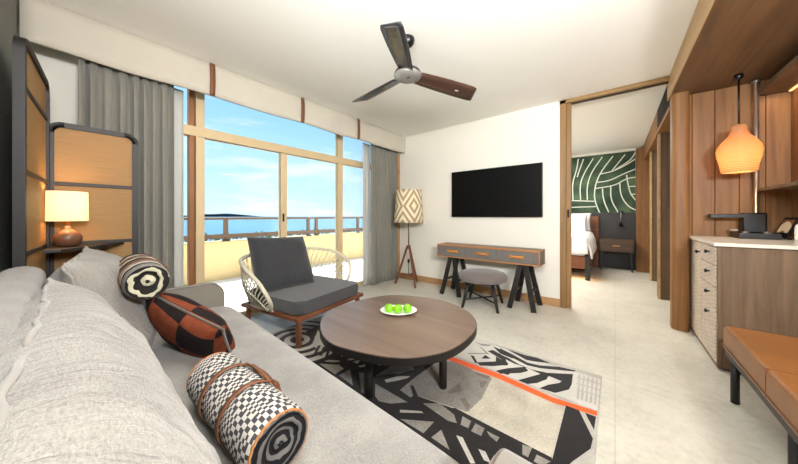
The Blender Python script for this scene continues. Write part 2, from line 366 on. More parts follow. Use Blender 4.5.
# ------------------------------------------------------------------ mesh helpers
def link(o, parent=None):
    COL.objects.link(o)
    if parent is not None: o.parent = parent
    return o
def tag(o, label=None, cat=None, group=None, kind=None):
    if label: o['label'] = label
    if cat: o['category'] = cat
    if group: o['group'] = group
    if kind: o['kind'] = kind
    return o
def empty(name, loc=(0,0,0), rz=0, label=None, cat=None, group=None, kind=None, rot=None):
    o = bpy.data.objects.new(name, None); o.empty_display_size = .1
    o.location = loc; o.rotation_euler = rot if rot else (0, 0, rz)
    COL.objects.link(o); return tag(o, label, cat, group, kind)
class B:
    def __init__(s): s.bm = bmesh.new(); s.uv = s.bm.loops.layers.uv.new('UVMap'); s.mi = 0
    def quad(s, vs, uv=None, mi=None, smooth=False):
        f = s.bm.faces.new(vs); f.material_index = s.mi if mi is None else mi; f.smooth = smooth
        if uv:
            for l, q in zip(f.loops, uv): l[s.uv].uv = q
        return f
    def box(s, lo, hi, M=None, bevel=0, seg=2):
        old = set(s.bm.verts)
        x0, y0, z0 = lo; x1, y1, z1 = hi
        vs = [s.bm.verts.new(p) for p in ((x0,y0,z0),(x1,y0,z0),(x1,y1,z0),(x0,y1,z0),(x0,y0,z1),(x1,y0,z1),(x1,y1,z1),(x0,y1,z1))]
        fs = [s.quad([vs[i] for i in q], [(0,0),(1,0),(1,1),(0,1)]) for q in ((3,2,1,0),(4,5,6,7),(0,1,5,4),(1,2,6,5),(2,3,7,6),(3,0,4,7))]
        if bevel:
            es = list({e for f in fs for e in f.edges})
            r = bmesh.ops.bevel(s.bm, geom=es, offset=bevel, segments=seg, profile=.5, affect='EDGES')
            for f in r['faces']: f.material_index = s.mi; f.smooth = seg > 2
        if M is not None:
            for v in s.bm.verts:
                if v not in old: v.co = M @ v.co
        return s
    def cbox(s, c, d, M=None, bevel=0, seg=2):
        return s.box(tuple(c[i]-d[i]/2 for i in range(3)), tuple(c[i]+d[i]/2 for i in range(3)), M, bevel, seg)
    def bar(s, p, q, wd, dp, up=(0,0,1), bevel=0):
        p = Vector(p); q = Vector(q); z = (q-p); L = z.length; z.normalize()
        u = Vector(up)
        if abs(z.dot(u)) > .98: u = Vector((1,0,0))
        x = u.cross(z).normalized(); y = z.cross(x)
        M = Matrix((x, y, z)).transposed().to_4x4(); M.translation = p
        return s.box((-wd/2, -dp/2, 0), (wd/2, dp/2, L), M, bevel)
    def tube(s, pts, r, n=10, closed=False, cap=True):
        pts = [Vector(p) for p in pts]; R = r if isinstance(r, (list, tuple)) else [r]*len(pts)
        rings = []; L = len(pts); prev = None; acc = 0
        for i, p in enumerate(pts):
            a = pts[(i-1) % L] if (closed or i > 0) else p
            b = pts[(i+1) % L] if (closed or i < L-1) else p
            t = (b-a).normalized()
            if prev is None:
                u = Vector((0,0,1)) if abs(t.z) < .9 else Vector((1,0,0))
                x = u.cross(t).normalized()
            else:
                x = (prev - t*prev.dot(t)).normalized()
            prev = x; y = t.cross(x)
            rings.append([s.bm.verts.new(p + (x*math.cos(2*PI*k/n) + y*math.sin(2*PI*k/n))*R[i]) for k in range(n)])
        m = L if closed else L-1
        for i in range(m):
            a = rings[i]; b = rings[(i+1) % L]
            for k in range(n):
                k2 = (k+1) % n
                s.quad([a[k], a[k2], b[k2], b[k]], [(k/n, i/m), ((k+1)/n, i/m), ((k+1)/n, (i+1)/m), (k/n, (i+1)/m)], smooth=True)
        if cap and not closed:
            s.quad(rings[0][::-1]); s.quad(rings[-1])
        return s
    def lathe(s, prof, n=32, c=(0,0,0), M=None, cap=True):
        rings = []
        for (r, z) in prof:
            rings.append([s.bm.verts.new(Vector((c[0]+r*math.cos(2*PI*k/n), c[1]+r*math.sin(2*PI*k/n), c[2]+z))) for k in range(n)])
        m = len(prof)-1
        for i in range(m):
            for k in range(n):
                k2 = (k+1) % n
                s.quad([rings[i][k], rings[i][k2], rings[i+1][k2], rings[i+1][k]],
                       [(k/n, i/m), ((k+1)/n, i/m), ((k+1)/n, (i+1)/m), (k/n, (i+1)/m)], smooth=True)
        if cap:
            if prof[0][0] > 1e-4: s.quad(rings[0][::-1])
            if prof[-1][0] > 1e-4: s.quad(rings[-1])
        if M is not None:
            for rg in rings:
                for v in rg: v.co = M @ v.co
        return s
    def prism(s, poly, z0, z1, bevel=0, seg=3, M=None):
        old = set(s.bm.verts)
        a = [s.bm.verts.new((x, y, z0)) for x, y in poly]; b = [s.bm.verts.new((x, y, z1)) for x, y in poly]
        n = len(poly)
        fs = [s.quad(a[::-1]), s.quad(b)]
        for i in range(n):
            j = (i+1) % n; fs.append(s.quad([a[i], a[j], b[j], b[i]]))
        if bevel:
            es = [e for e in fs[1].edges] + [e for e in fs[0].edges]
            r = bmesh.ops.bevel(s.bm, geom=es, offset=bevel, segments=seg, profile=.5, affect='EDGES')
            for f in r['faces']: f.material_index = s.mi
        if M is not None:
            for v in s.bm.verts:
                if v not in old: v.co = M @ v.co
        return s
    def grid(s, fn, nu, nv, closed_u=False, smooth=True, mi=None):
        P = [[s.bm.verts.new(fn(i/nu, j/nv)) for j in range(nv+1)] for i in range(nu if closed_u else nu+1)]
        L = len(P)
        for i in range(nu):
            for j in range(nv):
                a, b2 = P[i % L], P[(i+1) % L]
                s.quad([a[j], b2[j], b2[j+1], a[j+1]], [(i/nu, j/nv), ((i+1)/nu, j/nv), ((i+1)/nu, (j+1)/nv), (i/nu, (j+1)/nv)], smooth=smooth, mi=mi)
        return s
    def obj(s, name, mats, parent=None, loc=None, recalc=True):
        bmesh.ops.remove_doubles(s.bm, verts=s.bm.verts, dist=1e-6)
        if recalc: bmesh.ops.recalc_face_normals(s.bm, faces=s.bm.faces)
        me = bpy.data.meshes.new(name); s.bm.to_mesh(me); s.bm.free()
        for m in (mats if isinstance(mats, (list, tuple)) else [mats]): me.materials.append(m)
        o = bpy.data.objects.new(name, me)
        if loc: o.location = loc
        return link(o, parent)
def solid(o, t, off=0):
    m = o.modifiers.new('thickness', 'SOLIDIFY'); m.thickness = t; m.offset = off; return o
def struct(name, b, m, parent=None):
    o = b.obj(name, m, parent)
    if parent is None: o['kind'] = 'structure'
    return o
def rect(c, d, r, n=5):
    """rounded rectangle polygon"""
    out = []
    for (sx_, sy_, a0) in ((1,1,0),(-1,1,90),(-1,-1,180),(1,-1,270)):
        for k in range(n+1):
            a = math.radians(a0+90*k/n)
            out.append((c[0]+sx_*(d[0]/2-r)+r*math.cos(a), c[1]+sy_*(d[1]/2-r)+r*math.sin(a)))
    return out
def floor_pt(px, py, z=0.0):
    """point of the floor that lies at this spot of the survey photograph"""
    u = px-399; c, s = math.cos(ANG), math.sin(ANG)
    t = (z-CAMZ)/(HORIZ-py)
    return ((u*c-F_PX*s)*t, (u*s+F_PX*c)*t)
def wall_pt(px, py, Y):
    u = px-399; c, s = math.cos(ANG), math.sin(ANG)
    t = Y/(u*s+F_PX*c)
    return ((u*c-F_PX*s)*t, CAMZ+(HORIZ-py)*t)

def pillow(W, H, T, wr=.006, seed=0, n=44, p=3.2, e=.55, pinch=.06, nz=7.0, crease=0):
    """soft cushion in its own XY plane, thickness along Z"""
    b = B()
    def side(sg):
        def fn(u, v):
            a, c = 2*u-1, 2*v-1
            x = W/2*a*(1-pinch*(1-abs(c)**2)*abs(a)**3); y = H/2*c*(1-pinch*(1-abs(a)**2)*abs(c)**3)
            th = T/2*max(0, (1-abs(a)**p)*(1-abs(c)**p))**e
            q = Vector((x*nz, y*nz, sg*3+seed*7.3))
            d = noise.noise(q)*wr + noise.noise(q*2.7)*wr*.4
            if crease and sg > 0:
                k = noise.noise(Vector((x*13+2.2*noise.noise(Vector((x*3, y*5, seed))), y*3.0+x*2.5, seed*1.7)))
                k2 = noise.noise(Vector((x*27, y*5-x*4, seed*3.1)))
                fall = .30+.70*max(0, min(1, (c+1.0)/1.6))
                d += crease*(1-2.6*abs(k))*fall + crease*.45*(1-2.2*abs(k2))*fall
            edge = min(1, th/(T*.2))
            return Vector((x, y, sg*(th + d*edge)))
        return fn
    b.grid(side(1), n, n); b.grid(side(-1), n, n)
    return b
def pillow_edge(W, H, pinch=.06, n=24, wob=0):
    pts = []
    for k in range(4*n):
        q, r = divmod(k, n); f = 2*r/n-1
        a, c = [(f, -1), (1, f), (-f, 1), (-1, -f)][q]
        wx = wob*noise.noise(Vector((a*9, c*9, 1.5))); wz = wob*noise.noise(Vector((a*11, c*11, 7.5)))
        pts.append((W/2*a*(1-pinch*(1-abs(c)**2)*abs(a)**3)+wx, H/2*c*(1-pinch*(1-abs(a)**2)*abs(c)**3)+wx, wz))
    return pts

# ------------------------------------------------------------------ the room
YW, XW, YR, XR, HC = 3.91, -3.30, -0.20, 1.22, 2.60
YB = 7.62
struct('floor', B().box((XW-.15, -.5, -.1), (3.0, YB+.1, 0)), M_floor)
struct('ceiling', B().box((XW-.15, -.5, HC), (3.0, YB+.1, HC+.1)), M_ceil)
b = B(); b.box((XW-.12, YW, 0), (-.541, YW+.10, HC)); struct('wall_front', b, M_white)
struct('wall_rear', B().box((XW-.12, YR-.1, 0), (XR+.1, YR, HC)), M_grey_wall)
b = B()
b.box((XW-.12, YR, 0), (XW, .18, HC)); b.box((XW-.12, 3.86, 0), (XW, YW, HC)); b.box((XW-.12, .18, 2.52), (XW, 3.86, HC))
struct('wall_left', b, M_white)
struct('wall_right', B().box((XR, YR, 0), (XR+.1, 4.1, HC)), M_oak_dk)
struct('baseboard_front', B().box((XW, YW-.014, 0), (-.541, YW, .10), bevel=.003), M_basebd)

# doorway to the bedroom
dr = empty('door_1', (0, 0, 0), kind='structure')
b = B(); b.box((-.541, YW-.012, 0), (-.475, YW+.11, HC), bevel=.003); b.obj('door_frame', M_jamb, dr)
b = B(); b.box((-.475, YW+.02, 0.004), (-.425, YW+.075, HC-.03), bevel=.003); lf = b.obj('sliding_leaf', M_jamb, dr)
b = B(); b.cbox((-.452, YW+.012, 1.18), (.02, .016, .10), bevel=.003); b.obj('handle', M_black, lf)
b = B(); b.box((-.541, YW-.012, HC-.045), (.45, YW+.11, HC-.001), bevel=.003); b.obj('door_head', M_jamb_h, dr)
b = B(); b.box((-.52, YW+.035, HC-.055), (.45, YW+.06, HC-.045)); b.obj('sliding_track', M_black, dr)

# right-hand joinery: column, plank wall, soffit
b = B(); b.prism(rect((.515, 3.94), (.13, .17), .045, 5), 0, 2.39); struct('trim_1', b, M_oak)
b = B()
x = .46
while x < XR:
    b.box((x, 4.0, 0), (min(x+.150, XR), 4.06, 2.39), bevel=.003, seg=1); x += .153
struct('trim_2', b, M_oak)
b = B(); b.box((.445, YR, 2.39), (XR, 4.06, HC)); struct('trim_3', b, M_oak_h)
b = B(); b.box((.438, YR, 2.385), (.446, 4.06, HC)); struct('trim_4', b, M_oak_lt)

# bedroom beyond
struct('wall_bedroom', B().box((-3.2, YB, 0), (.75, YB+.1, HC)), M_white)
struct('wall_bedroom_left', B().box((-3.3, YW+.1, 0), (-3.2, YB, HC)), M_white)
struct('wall_bedroom_right', B().box((.62, 4.06, 0), (.72, YB, HC)), M_oak_dk)
struct('trim_5', B().box((-3.1, YB-.03, 0), (.34, YB, 1.22)), M_black_panel)
b = B(); b.box((.342, 7.40, 0), (.62, 7.59, 2.55)); struct('trim_6', b, M_oak)
for i, (y0, y1, x0) in enumerate(((5.16, 5.34, .49), (6.50, 6.68, .51))):
    b = B(); b.box((x0-.02, y0, 0), (.62, y1, 2.29), bevel=.004); struct('trim_%d' % (7+i), b, M_oak_dk)  # dark oak colour stands in for the shaded front face
    b = B(); b.box((x0-.03, y0-.012, 0), (x0, y0-.001, 2.29), bevel=.002); struct('trim_%d' % (17+i), b, M_oak_lt)  # pale strip paints in the lit side face of the pilaster
struct('trim_9', B().box((.455, 4.06, 2.29), (.62, YB-.04, HC)), M_oak)
v = empty('air_vent', (.45, 4.55, 2.46), 0, 'long dark air grille set high in the wooden bulkhead inside the bedroom', 'vent')
b = B(); b.cbox((0, 0, 0), (.006, .92, .24)); b.obj('grille_recess', M_blackp, v)
b = B()
for k in range(9): b.cbox((-.006, 0, -.10+k*.025), (.008, .90, .006))
b.obj('slats', M_black, v)

# mural on the bedroom wall
mu = B(); mu.box((-3.1, YB-.028, 1.222), (.338, YB-.002, 2.54)); mu.mi = 1
strokes = [[(55,60),(45,130),(15,220),(20,330)], [(90,60),(60,140),(48,180)], [(155,55),(95,150),(65,230),(70,330)], [(215,45),(140,150),(112,240),(115,330)],
 [(285,40),(200,150),(165,240),(160,330),(200,425)], [(365,30),(300,110),(280,135)], [(440,55),(370,100),(290,140),(200,160)], [(435,14),(400,70),(300,130)],
 [(437,125),(350,160),(260,205),(175,215)], [(437,180),(370,190),(300,235),(170,255)], [(215,255),(220,330),(260,420)], [(270,240),(270,330),(320,415)],
 [(330,215),(335,300),(380,370),(437,400)], [(375,165),(385,230),(400,290),(437,335)], [(388,242),(437,240)], [(400,295),(437,292)], [(10,335),(160,340)], [(10,380),(170,375)], [(-60,80),(-90,200),(-70,330),(10,335)], [(-150,90),(-200,300),(-150,420)]]
for st in strokes:
    P = []
    for (a, c) in st:
        X_, Z_ = wall_pt(570+a/6.63, 150+c/6.63, YB-.03); P.append(Vector((X_, YB-.03, Z_)))
    # smooth by subdivision
    for _ in range(2):
        Q = [P[0]]
        for i in range(len(P)-1): Q += [P[i].lerp(P[i+1], .25), P[i].lerp(P[i+1], .75)]
        P = Q+[P[-1]]
    P = [Vector((p.x, p.y, min(max(p.z, 1.235), 2.525))) for p in P]
    for i in range(len(P)-1):
        if (P[i+1]-P[i]).length > 1e-4: mu.bar(P[i], P[i+1], .022, .006, up=(0, 1, 0))
o = mu.obj('leaf_mural', [M_mural, M_mline]); tag(o, 'green mural of curved leaf bands divided by white lines on the bedroom wall', 'mural')

# ------------------------------------------------------------------ window wall
wn = empty('window_1', (0, 0, 0), kind='structure')
def wbox(name, lo, hi, m=M_alum, parent=wn): return B().box(lo, hi, bevel=.006).obj(name, m, parent)
XA, XBk = XW-.075, XW-.005
wbox('window_frame', (XA, .18, 2.46), (XBk, 3.86, 2.52))
wbox('window_frame', (XA, .18, 0), (XBk, 3.86, .05))
wbox('window_frame', (XA, .18, .05), (XBk, .24, 2.46))
wbox('window_frame', (XA, 3.80, .05), (XBk, 3.86, 2.46))
wbox('bronze_post', (XA, .765, .05), (XBk+.005, .812, 2.46), M_bronze)
wbox('mullion', (XA, .82, .05), (XBk+.012, .895, 2.46))
wbox('transom', (XA, .24, 1.955), (XBk+.018, 3.80, 2.055))
wbox('mullion', (XA, 1.71, .05), (XBk+.008, 1.79, 1.955))
wbox('mullion', (XA, 2.61, .05), (XBk+.008, 2.70, 2.46))
hd = B(); hd.cbox((XBk+.018, 1.735, 1.13), (.02, .02, .10), bevel=.004); hd.obj('handle', M_black, wn)
for (y0, y1, z0, z1) in ((.895, 1.71, .05, 1.955), (1.79, 2.61, .05, 1.955), (2.70, 3.80, .05, 1.955), (.895, 2.61, 2.055, 2.46), (2.70, 3.80, 2.055, 2.46), (.24, .765, .05, 1.955)):
    B().box((XW-.045, y0, z0), (XW-.039, y1, z1)).obj('pane', M_glass, wn)
# brown side casing between window and front wall
struct('trim_10', B().box((XW, 3.84, 0), (XW+.17, YW-.001, 2.31)), M_basebd)
struct('trim_11', B().box((XW-.001, .20, 0), (XW+.02, 3.84, .012)), M_alum)

# balcony and view
struct('balcony_floor', B().box((-5.9, -3, -.12), (XW-.12, 12, -.02)), M_bal)
b = B(); b.box((-5.86, -3, -.02), (-5.62, 12, .64), bevel=.01); b.box((-5.9, -3, .64), (-5.58, 12, .68), bevel=.008); struct('balcony_parapet', b, M_beige_out)
rl = empty('balcony_railing', (-5.70, 3, .68), 0, 'brown metal balcony railing with glass infill on top of the beige parapet', 'railing')
b = B(); b.box((-.03, -5.5, .40), (.03, 8, .445), bevel=.005); b.obj('top_rail', M_railm, rl)
b = B(); b.box((-.04, -5.5, .05), (.04, 8, .13), bevel=.005); b.obj('bottom_rail', M_railm, rl)
for y in (-4.0, -2.6, -1.12, .62, .84, 2.2, 3.6, 5.2, 7):
    b = B(); b.box((-.025, y-.035, 0), (.025, y+.035, .40), bevel=.004); b.obj('post', M_railm, rl)
    b = B(); b.box((.02, y-.07, -.15), (.03, y+.07, .02), bevel=.003); b.obj('post_bracket', M_railm, rl)
B().box((-.004, -5.5, .13), (.004, 8, .40)).obj('glass_infill', M_glass, rl)
gt = B()
for k in range(520):
    y = random.uniform(-3.5, 9); h_ = random.uniform(.12, .36)
    x = random.uniform(-6.6, -6.15); z = .45
    a = random.uniform(-.15, .15)
    gt.bar((x, y, z), (x+a, y+random.uniform(-.15, .15), z+h_), .03, .012)
o = gt.obj('shrub_foliage', M_green_leaf); tag(o, 'thin line of green shrub tips growing beyond the balcony railing', 'shrub', kind='stuff')
B_ = B(); B_.box((-9000, -9000, -12.2), (-8, 9000, -12)); o = struct('sea', B_, M_sea)
hb = B()
def hill(u, v): return Vector((-5200-300*v, 900+1500*u, -12+52*math.sin(PI*u)**1.4*(1-v)*(1+.25*noise.noise(Vector((u*6, v, 2))))))
hb.grid(hill, 30, 4); o = hb.obj('distant_headland', M_hill); tag(o, 'faint hazy headland on the sea horizon seen through the left pane', 'hill')
struct('outer_ground', B().box((-9, -40, -13), (-5.9, 40, -12)), M_green_leaf)

# pelmet with leather straps
pel = empty('fabric_pelmet', (-2.99, 1.85, 2.30), 0, 'long pale linen box pelmet with brown leather straps above the windows', 'pelmet')
def pf(u, v):
    y = -2.04 + u*4.08; z = .298*v
    sag = .012*math.sin(u*PI*4)**2*(1-v)
    return Vector((.012*math.sin(u*PI*12)*(1-v)*.5, y, z - sag))
b = B(); b.grid(pf, 60, 6); o = b.obj('pelmet_front', M_pelmet, pel); solid(o, .025, -1)
b = B(); b.box((-.21, 2.012, .0), (-.0, 2.035, .298)); b.box((-.30, 2.012, .0), (-.20, 2.035, .298)); b.obj('pelmet_end', M_pelmet, pel)
for yy in (.87, 1.815, 2.735):
    b = B(); y = yy-1.85
    b.grid(lambda u, v: Vector((.012+.010*math.sin(v*PI), y-.022+.044*u, .300*v-.004)), 2, 10)
    o = b.obj('leather_strap', M_strap, pel); solid(o, .006)

# curtains
def curtain(name, y0, y1, x, folds, m, label, amp=.045, zt=2.34, parent=None, seed=0):
    b = B(); W = y1-y0
    def fn(u, v):
        ph = 2*PI*folds*u + 1.3*math.sin(9*u+seed)
        a = amp*(.6+.4*v)*(.75+.7*noise.noise(Vector((u*6, seed, 0))))
        a2 = .012*noise.noise(Vector((u*18, v*2.5, seed)))
        return Vector((x + a*math.copysign(abs(math.sin(ph))**.7, math.sin(ph)) + a2, y0+W*u + .018*math.cos(ph*2)*.5, .012 + (1-v)*(zt-.012)))
    b.grid(fn, folds*14, 14)
    o = b.obj(name, m); solid(o, .003)
    return tag(o, label, 'curtain')
curtain('curtain', .05, .60, -3.10, 8, M_curt, 'grey curtain bunched at the left end of the window beside the screen', .07)
curtain('curtain', .565, .70, -3.20, 2, M_curt2, 'narrow pale curtain edge just right of the grey left curtain', .02, seed=3)
curtain('curtain', 3.16, 3.80, -3.12, 8, M_curt, 'grey curtain bunched at the far window end behind the floor lamp', .045, seed=5)
curtain('curtain', 3.03, 3.22, -3.20, 2, M_curt2, 'pale sheer curtain edge at the far window end, left of the grey curtain', .02, seed=8)

# ------------------------------------------------------------------ cane screens, shelf, table lamp
def screen(loc, rz, W, H, bars, label):
    """local x runs along the screen, frame stands on the floor"""
    t = empty('cane_screen', loc, rz, label, 'screen')
    fw, fd, r = .035, .035, .07
    path = [(fw/2, 0, 0), (fw/2, 0, H-r)]
    for k in range(1, 7):
        a = PI-PI/2*k/6; path.append((r+(r-fw/2)*math.cos(a), 0, H-r+(r-fw/2)*math.sin(a)))
    for k in range(0, 7):
        a = PI/2-PI/2*k/6; path.append((W-r+(r-fw/2)*math.cos(a), 0, H-r+(r-fw/2)*math.sin(a)))
    path.append((W-fw/2, 0, 0))
    b = B()
    for i in range(len(path)-1):
        p, q = Vector(path[i]), Vector(path[i+1]); d = (q-p).normalized()*.004
        b.bar(p-d*(i > 0), q+d*(i < len(path)-2), fd, fw, up=(0, 1, 0))
    b.obj('frame', M_screenfr, t)
    zs = [0.02]+list(bars)+[H-.02]
    b = B(); b.prism([(x, z) for x, z in rect((W/2, H/2), (W-.02, H-.02), r-.01)], -.006, .006, M=Matrix.Rotation(PI/2, 4, 'X'))
    # planar UV
    for f in b.bm.faces:
        for l in f.loops: l[b.uv].uv = (l.vert.co.x, l.vert.co.z)
    b.obj('cane_panel', M_cane, t)
    for z in bars:
        b = B(); b.box((fw-.004, -.013, z-.012), (W-fw+.004, .013, z+.012), bevel=.003); b.obj('crossbar', M_screenfr, t)
    return t
p0, p1 = Vector((-2.14, -.138, 0)), Vector((-2.845, -.085, 0))
d = p0-p1
screen((p1.x, p1.y, 0), math.atan2(d.y, d.x), d.length, 2.0, (.965, 1.365, 1.765), 'tall cane panel screen in dark frame standing against the dark wall behind the sofa')
screen((-2.885, -.085, 0), PI/2, .435, 1.775, (.965, 1.365), 'lower cane panel screen in dark frame beside the grey curtain behind the table lamp')
b = B(); b.prism([(-2.865, -.062), (-2.50, -.085), (-2.50, -.02), (-2.60, .12), (-2.865, .27)], .938, .958, bevel=.003)
t = empty('corner_shelf', (-2.7, 0, .94), 0, 'thin dark corner shelf between the two cane screens carrying the table lamp', 'shelf')
o = b.obj('shelf_board', M_screenfr, t); o.location = (2.7, 0, -.94)
b = B(); b.box((-2.85, .10, 0), (-2.82, .13, .94)); o = b.obj('post', M_screenfr, t); o.location = (2.7, 0, -.94)
t = empty('table_lamp', (-2.70, .005, .958), 0, 'small table lamp with glowing cream drum shade and round brown base', 'table lamp')
b = B(); b.lathe([(0, 0), (.038, .001), (.05, .01), (.063, .04), (.061, .066), (.046, .09), (.024, .104), (.014, .108), (.012, .13), (0, .13)], 32); b.obj('base', M_vase, t)
b = B(); b.lathe([(.009, .13), (.009, .22), (.018, .225), (.018, .26), (0, .26)], 14); b.obj('stem', M_brass, t)
M_lshade = shade_mat('glowing_cream_shade', srgb(255, 222, 164), .62)
b = B(); b.lathe([(.084, .160), (.088, .162), (.086, .345), (.083, .345), (.083, .163)], 40, cap=False); b.obj('lamp_shade', M_lshade, t)
l = light('table_lamp_bulb', 'POINT', (-2.70, .005, 1.22), 2.4, (1, .70, .42), .03)

# ------------------------------------------------------------------ sofa
sofa = empty('sofa', (-1.35, .3, 0), math.radians(-2.8), 'long light grey linen sofa with thin box arms in the foreground', 'sofa')
def part(b, name, m, par=sofa): return b.obj(name, m, par)
L0, L1 = -1.17, 1.112      # local ends of the seat
b = B(); b.box((L0-.02, -.42, .10), (L1+.02, .465, .28), bevel=.02, seg=3); part(b, 'base', M_arm)
def seatf(x0, x1, seed):
    b = B(); T = .2
    W, H = x1-x0, .92
    def fn(sg):
        def g(u, v):
            a, c = 2*u-1, 2*v-1
            th = T/2*((1-abs(a)**14)*(1-abs(c)**10))**.42
            n_ = noise.noise(Vector((a*3, c*3, seed+sg)))*.004
            return Vector(((x0+x1)/2+W/2*a, .03+H/2*c+.005, .36+sg*(th+n_*min(1, th*30))))
        return g
    b.grid(fn(1), 60, 40); b.grid(fn(-1), 20, 14); return b
part(seatf(L0, L1, 1), 'seat_cushion', M_linen)
for sx_ in (L0-.045, L1+.045):
    b = B(); prof = rect((.010, .30), (.90, .58), .10, 8)
    b.prism([(y, z) for y, z in prof], -.036, .036, bevel=.010, seg=4, M=Matrix(((0,0,1,sx_),(1,0,0,0),(0,1,0,.02),(0,0,0,1))))
    a = part(b, 'arm', M_arm)
    for s2 in (-.031, .031):
        b = B(); b.tube([(sx_+s2, y*1.0, z+.02) for y, z in rect((.010, .30), (.892, .572), .10, 8)], .0055, 8, closed=True); b.obj('piping', M_pipe, a)
b = B()
prof = rect((0, .50), (.135, .80), .05, 6)
b.prism([(y, z) for y, z in prof], -.76, 1.08, bevel=.035, seg=5, M=Matrix(((0,0,1,0),(1,0,0,-.428),(0,1,0,.02),(0,0,0,1))))
o = part(b, 'backrest', M_linen2); o.rotation_euler = (0, 0, math.radians(2.8))
for f in o.data.polygons: f.use_smooth = True
for lx in (L0+.05, 0, L1-.05):
    for ly in (-.36, .40):
        b = B(); b.lathe([(.02, .0115 if ly > -.3 or lx > L0+.1 else 0), (.026, .11)], 14, c=(lx, ly, 0)); part(b, 'leg', M_blackwood)

def place_pillow(name, W, H, T, c, xdir, up, mat, label, cat, group=None, seam=None, **kw):
    """cushion centred at c; its width along xdir, its height along up"""
    t = empty(name, (0, 0, 0), 0, label, cat, group)
    x = Vector(xdir).normalized(); y = Vector(up); y = (y-x*y.dot(x)).normalized(); z = x.cross(y)
    M = Matrix((x, y, z)).transposed().to_4x4(); M.translation = Vector(c)
    t.matrix_world = M
    o = pillow(W, H, T, **kw).obj('cushion_cover', mat, t)
    if seam:
        b = B(); pts = pillow_edge(W, H, kw.get('pinch', .06), 60 if kw.get('crease') else 24, .010 if kw.get('crease') else 0); b.tube(pts, seam[1], 6, closed=True); b.obj('seam', seam[0], t)
    return t
# back cushions lean on the backrest, thin top edge (the seam) above the backrest
place_pillow('back_cushion', 1.38, .54, .25, (-.83, .050, .680), (1, -.02, 0), (0, -.36, .93), M_linenw,
  'large wrinkled light grey linen back cushion filling the near foreground of the sofa', 'cushion', 'back cushions of the sofa', seam=(M_seam, .006), seed=2, wr=.016, crease=.017, n=150, e=.58, p=3.2, pinch=.05)
place_pillow('back_cushion', .84, .56, .30, (-2.0, .135, .705), (1, -.10, 0), (0, -.36, .93), M_linenw,
  'light grey linen back cushion at the far end of the sofa behind the striped roll', 'cushion', 'back cushions of the sofa', seam=(M_seam, .006), seed=5, wr=.014, crease=.013, n=90, e=.62, p=2.6, pinch=.05)
place_pillow('scatter_cushion', .42, .40, .17, (-1.63, .40, .585), (.72, .46, -.36), (.25, -.50, .80), M_check,
  'scatter cushion in rust and black checks lying between the two rolled blankets', 'cushion', seam=(M_pipe, .006), seed=9, wr=.006, n=44, pinch=.07)

def roll(name, c, ax, L, r, side, end, label, straps, handle_ang, end_name='rolled_end', sm=None):
    t = empty(name, (0, 0, 0), 0, label, 'rolled blanket')
    z = Vector(ax).normalized(); x = Vector((0, 0, 1)).cross(z).normalized(); y = z.cross(x)
    M = Matrix((x, y, z)).transposed().to_4x4(); M.translation = Vector(c); t.matrix_world = M
    n, m = 60, 40; b = B()
    def fn(u, v):
        a = 2*PI*u; zz = (v-.5)*L; e = abs(2*v-1)
        rr = r*(1-.10*max(0, (e-.88)/.12)**2) + .0025*noise.noise(Vector((math.cos(a)*3, math.sin(a)*3, v*5)))
        for s_ in straps: rr -= .005*math.exp(-((zz-s_)/.012)**2)
        return Vector((rr*math.cos(a), rr*math.sin(a), zz))
    b.grid(fn, n, m, closed_u=True); b.obj('blanket', side, t)
    for sg in (1, -1):
        b = B()
        def g(u, v):
            a = 2*PI*u; q = v; rr = r*.9*q
            h = .016*math.sin(q*PI*3.0+a*.5)*(1-q)+ .004*math.sin(a*3+q*9)
            return Vector((rr*math.cos(a), rr*math.sin(a), sg*(L/2 - .010*(1-q) + h*.5*(q < .99))))
        b.grid(g, 48, 14, closed_u=True); b.obj(end_name, end, t)
        if sm:
            b = B(); b.tube([(r*.925*math.cos(2*PI*k/40), r*.925*math.sin(2*PI*k/40), sg*L/2*.985) for k in range(40)], .0035, 6, closed=True); b.obj('edge_piping', sm, t)
    for s_ in straps:
        b = B(); b.grid(lambda u, v: Vector(((r+.0035)*math.cos(2*PI*u), (r+.0035)*math.sin(2*PI*u), s_+(v-.5)*.018)), 48, 2, closed_u=True)
        o = b.obj('strap', M_strap, t); solid(o, .003)
        ca, sa = math.cos(handle_ang-.28), math.sin(handle_ang-.28)
        b = B(); b.cbox((0, 0, 0), (.014, .026, .020), M=Matrix.Translation(((r+.008)*ca, (r+.008)*sa, s_)) @ Matrix.Rotation(handle_ang-.28, 4, 'Z'), bevel=.003); b.obj('buckle', M_strap, o)
        b = B(); b.bar(((r+.010)*ca, (r+.010)*sa, s_), ((r+.006)*math.cos(handle_ang-.75), (r+.006)*math.sin(handle_ang-.75), s_+.004), .016, .003, up=(0, 0, 1)); b.obj('strap_tail', M_strap, o)
    # carrying handle between the straps
    ca, sa = math.cos(handle_ang), math.sin(handle_ang); b = B()
    s0, s1 = straps[0]-.006, straps[-1]+.006
    def h(u, v):
        bow = .007*math.sin(PI*u); wdt = .014+.005*math.sin(PI*u)
        R_2 = r+.006+bow; q = (v-.5)*2*wdt
        return Vector((R_2*ca - q*sa, R_2*sa + q*ca, s0+(s1-s0)*u))
    b.grid(h, 16, 2); o = b.obj('handle', M_strap, t); solid(o, .006)
    return t
roll('rolled_blanket', (-.935, .352, .547), (.99, .015, .0), .50, .086, M_bw, M_swirl2, 'black and white blocked rolled blanket with brown carrying strap lying on sofa seat', (-.085, .065), .85, sm=M_trimo)
roll('rolled_blanket', (-1.75, .225, .872), (.99, -.02, -.05), .36, .079, M_stripe, M_swirl, 'striped rolled blanket with cream and black end resting high against the cushions', (-.06, .06), .1)

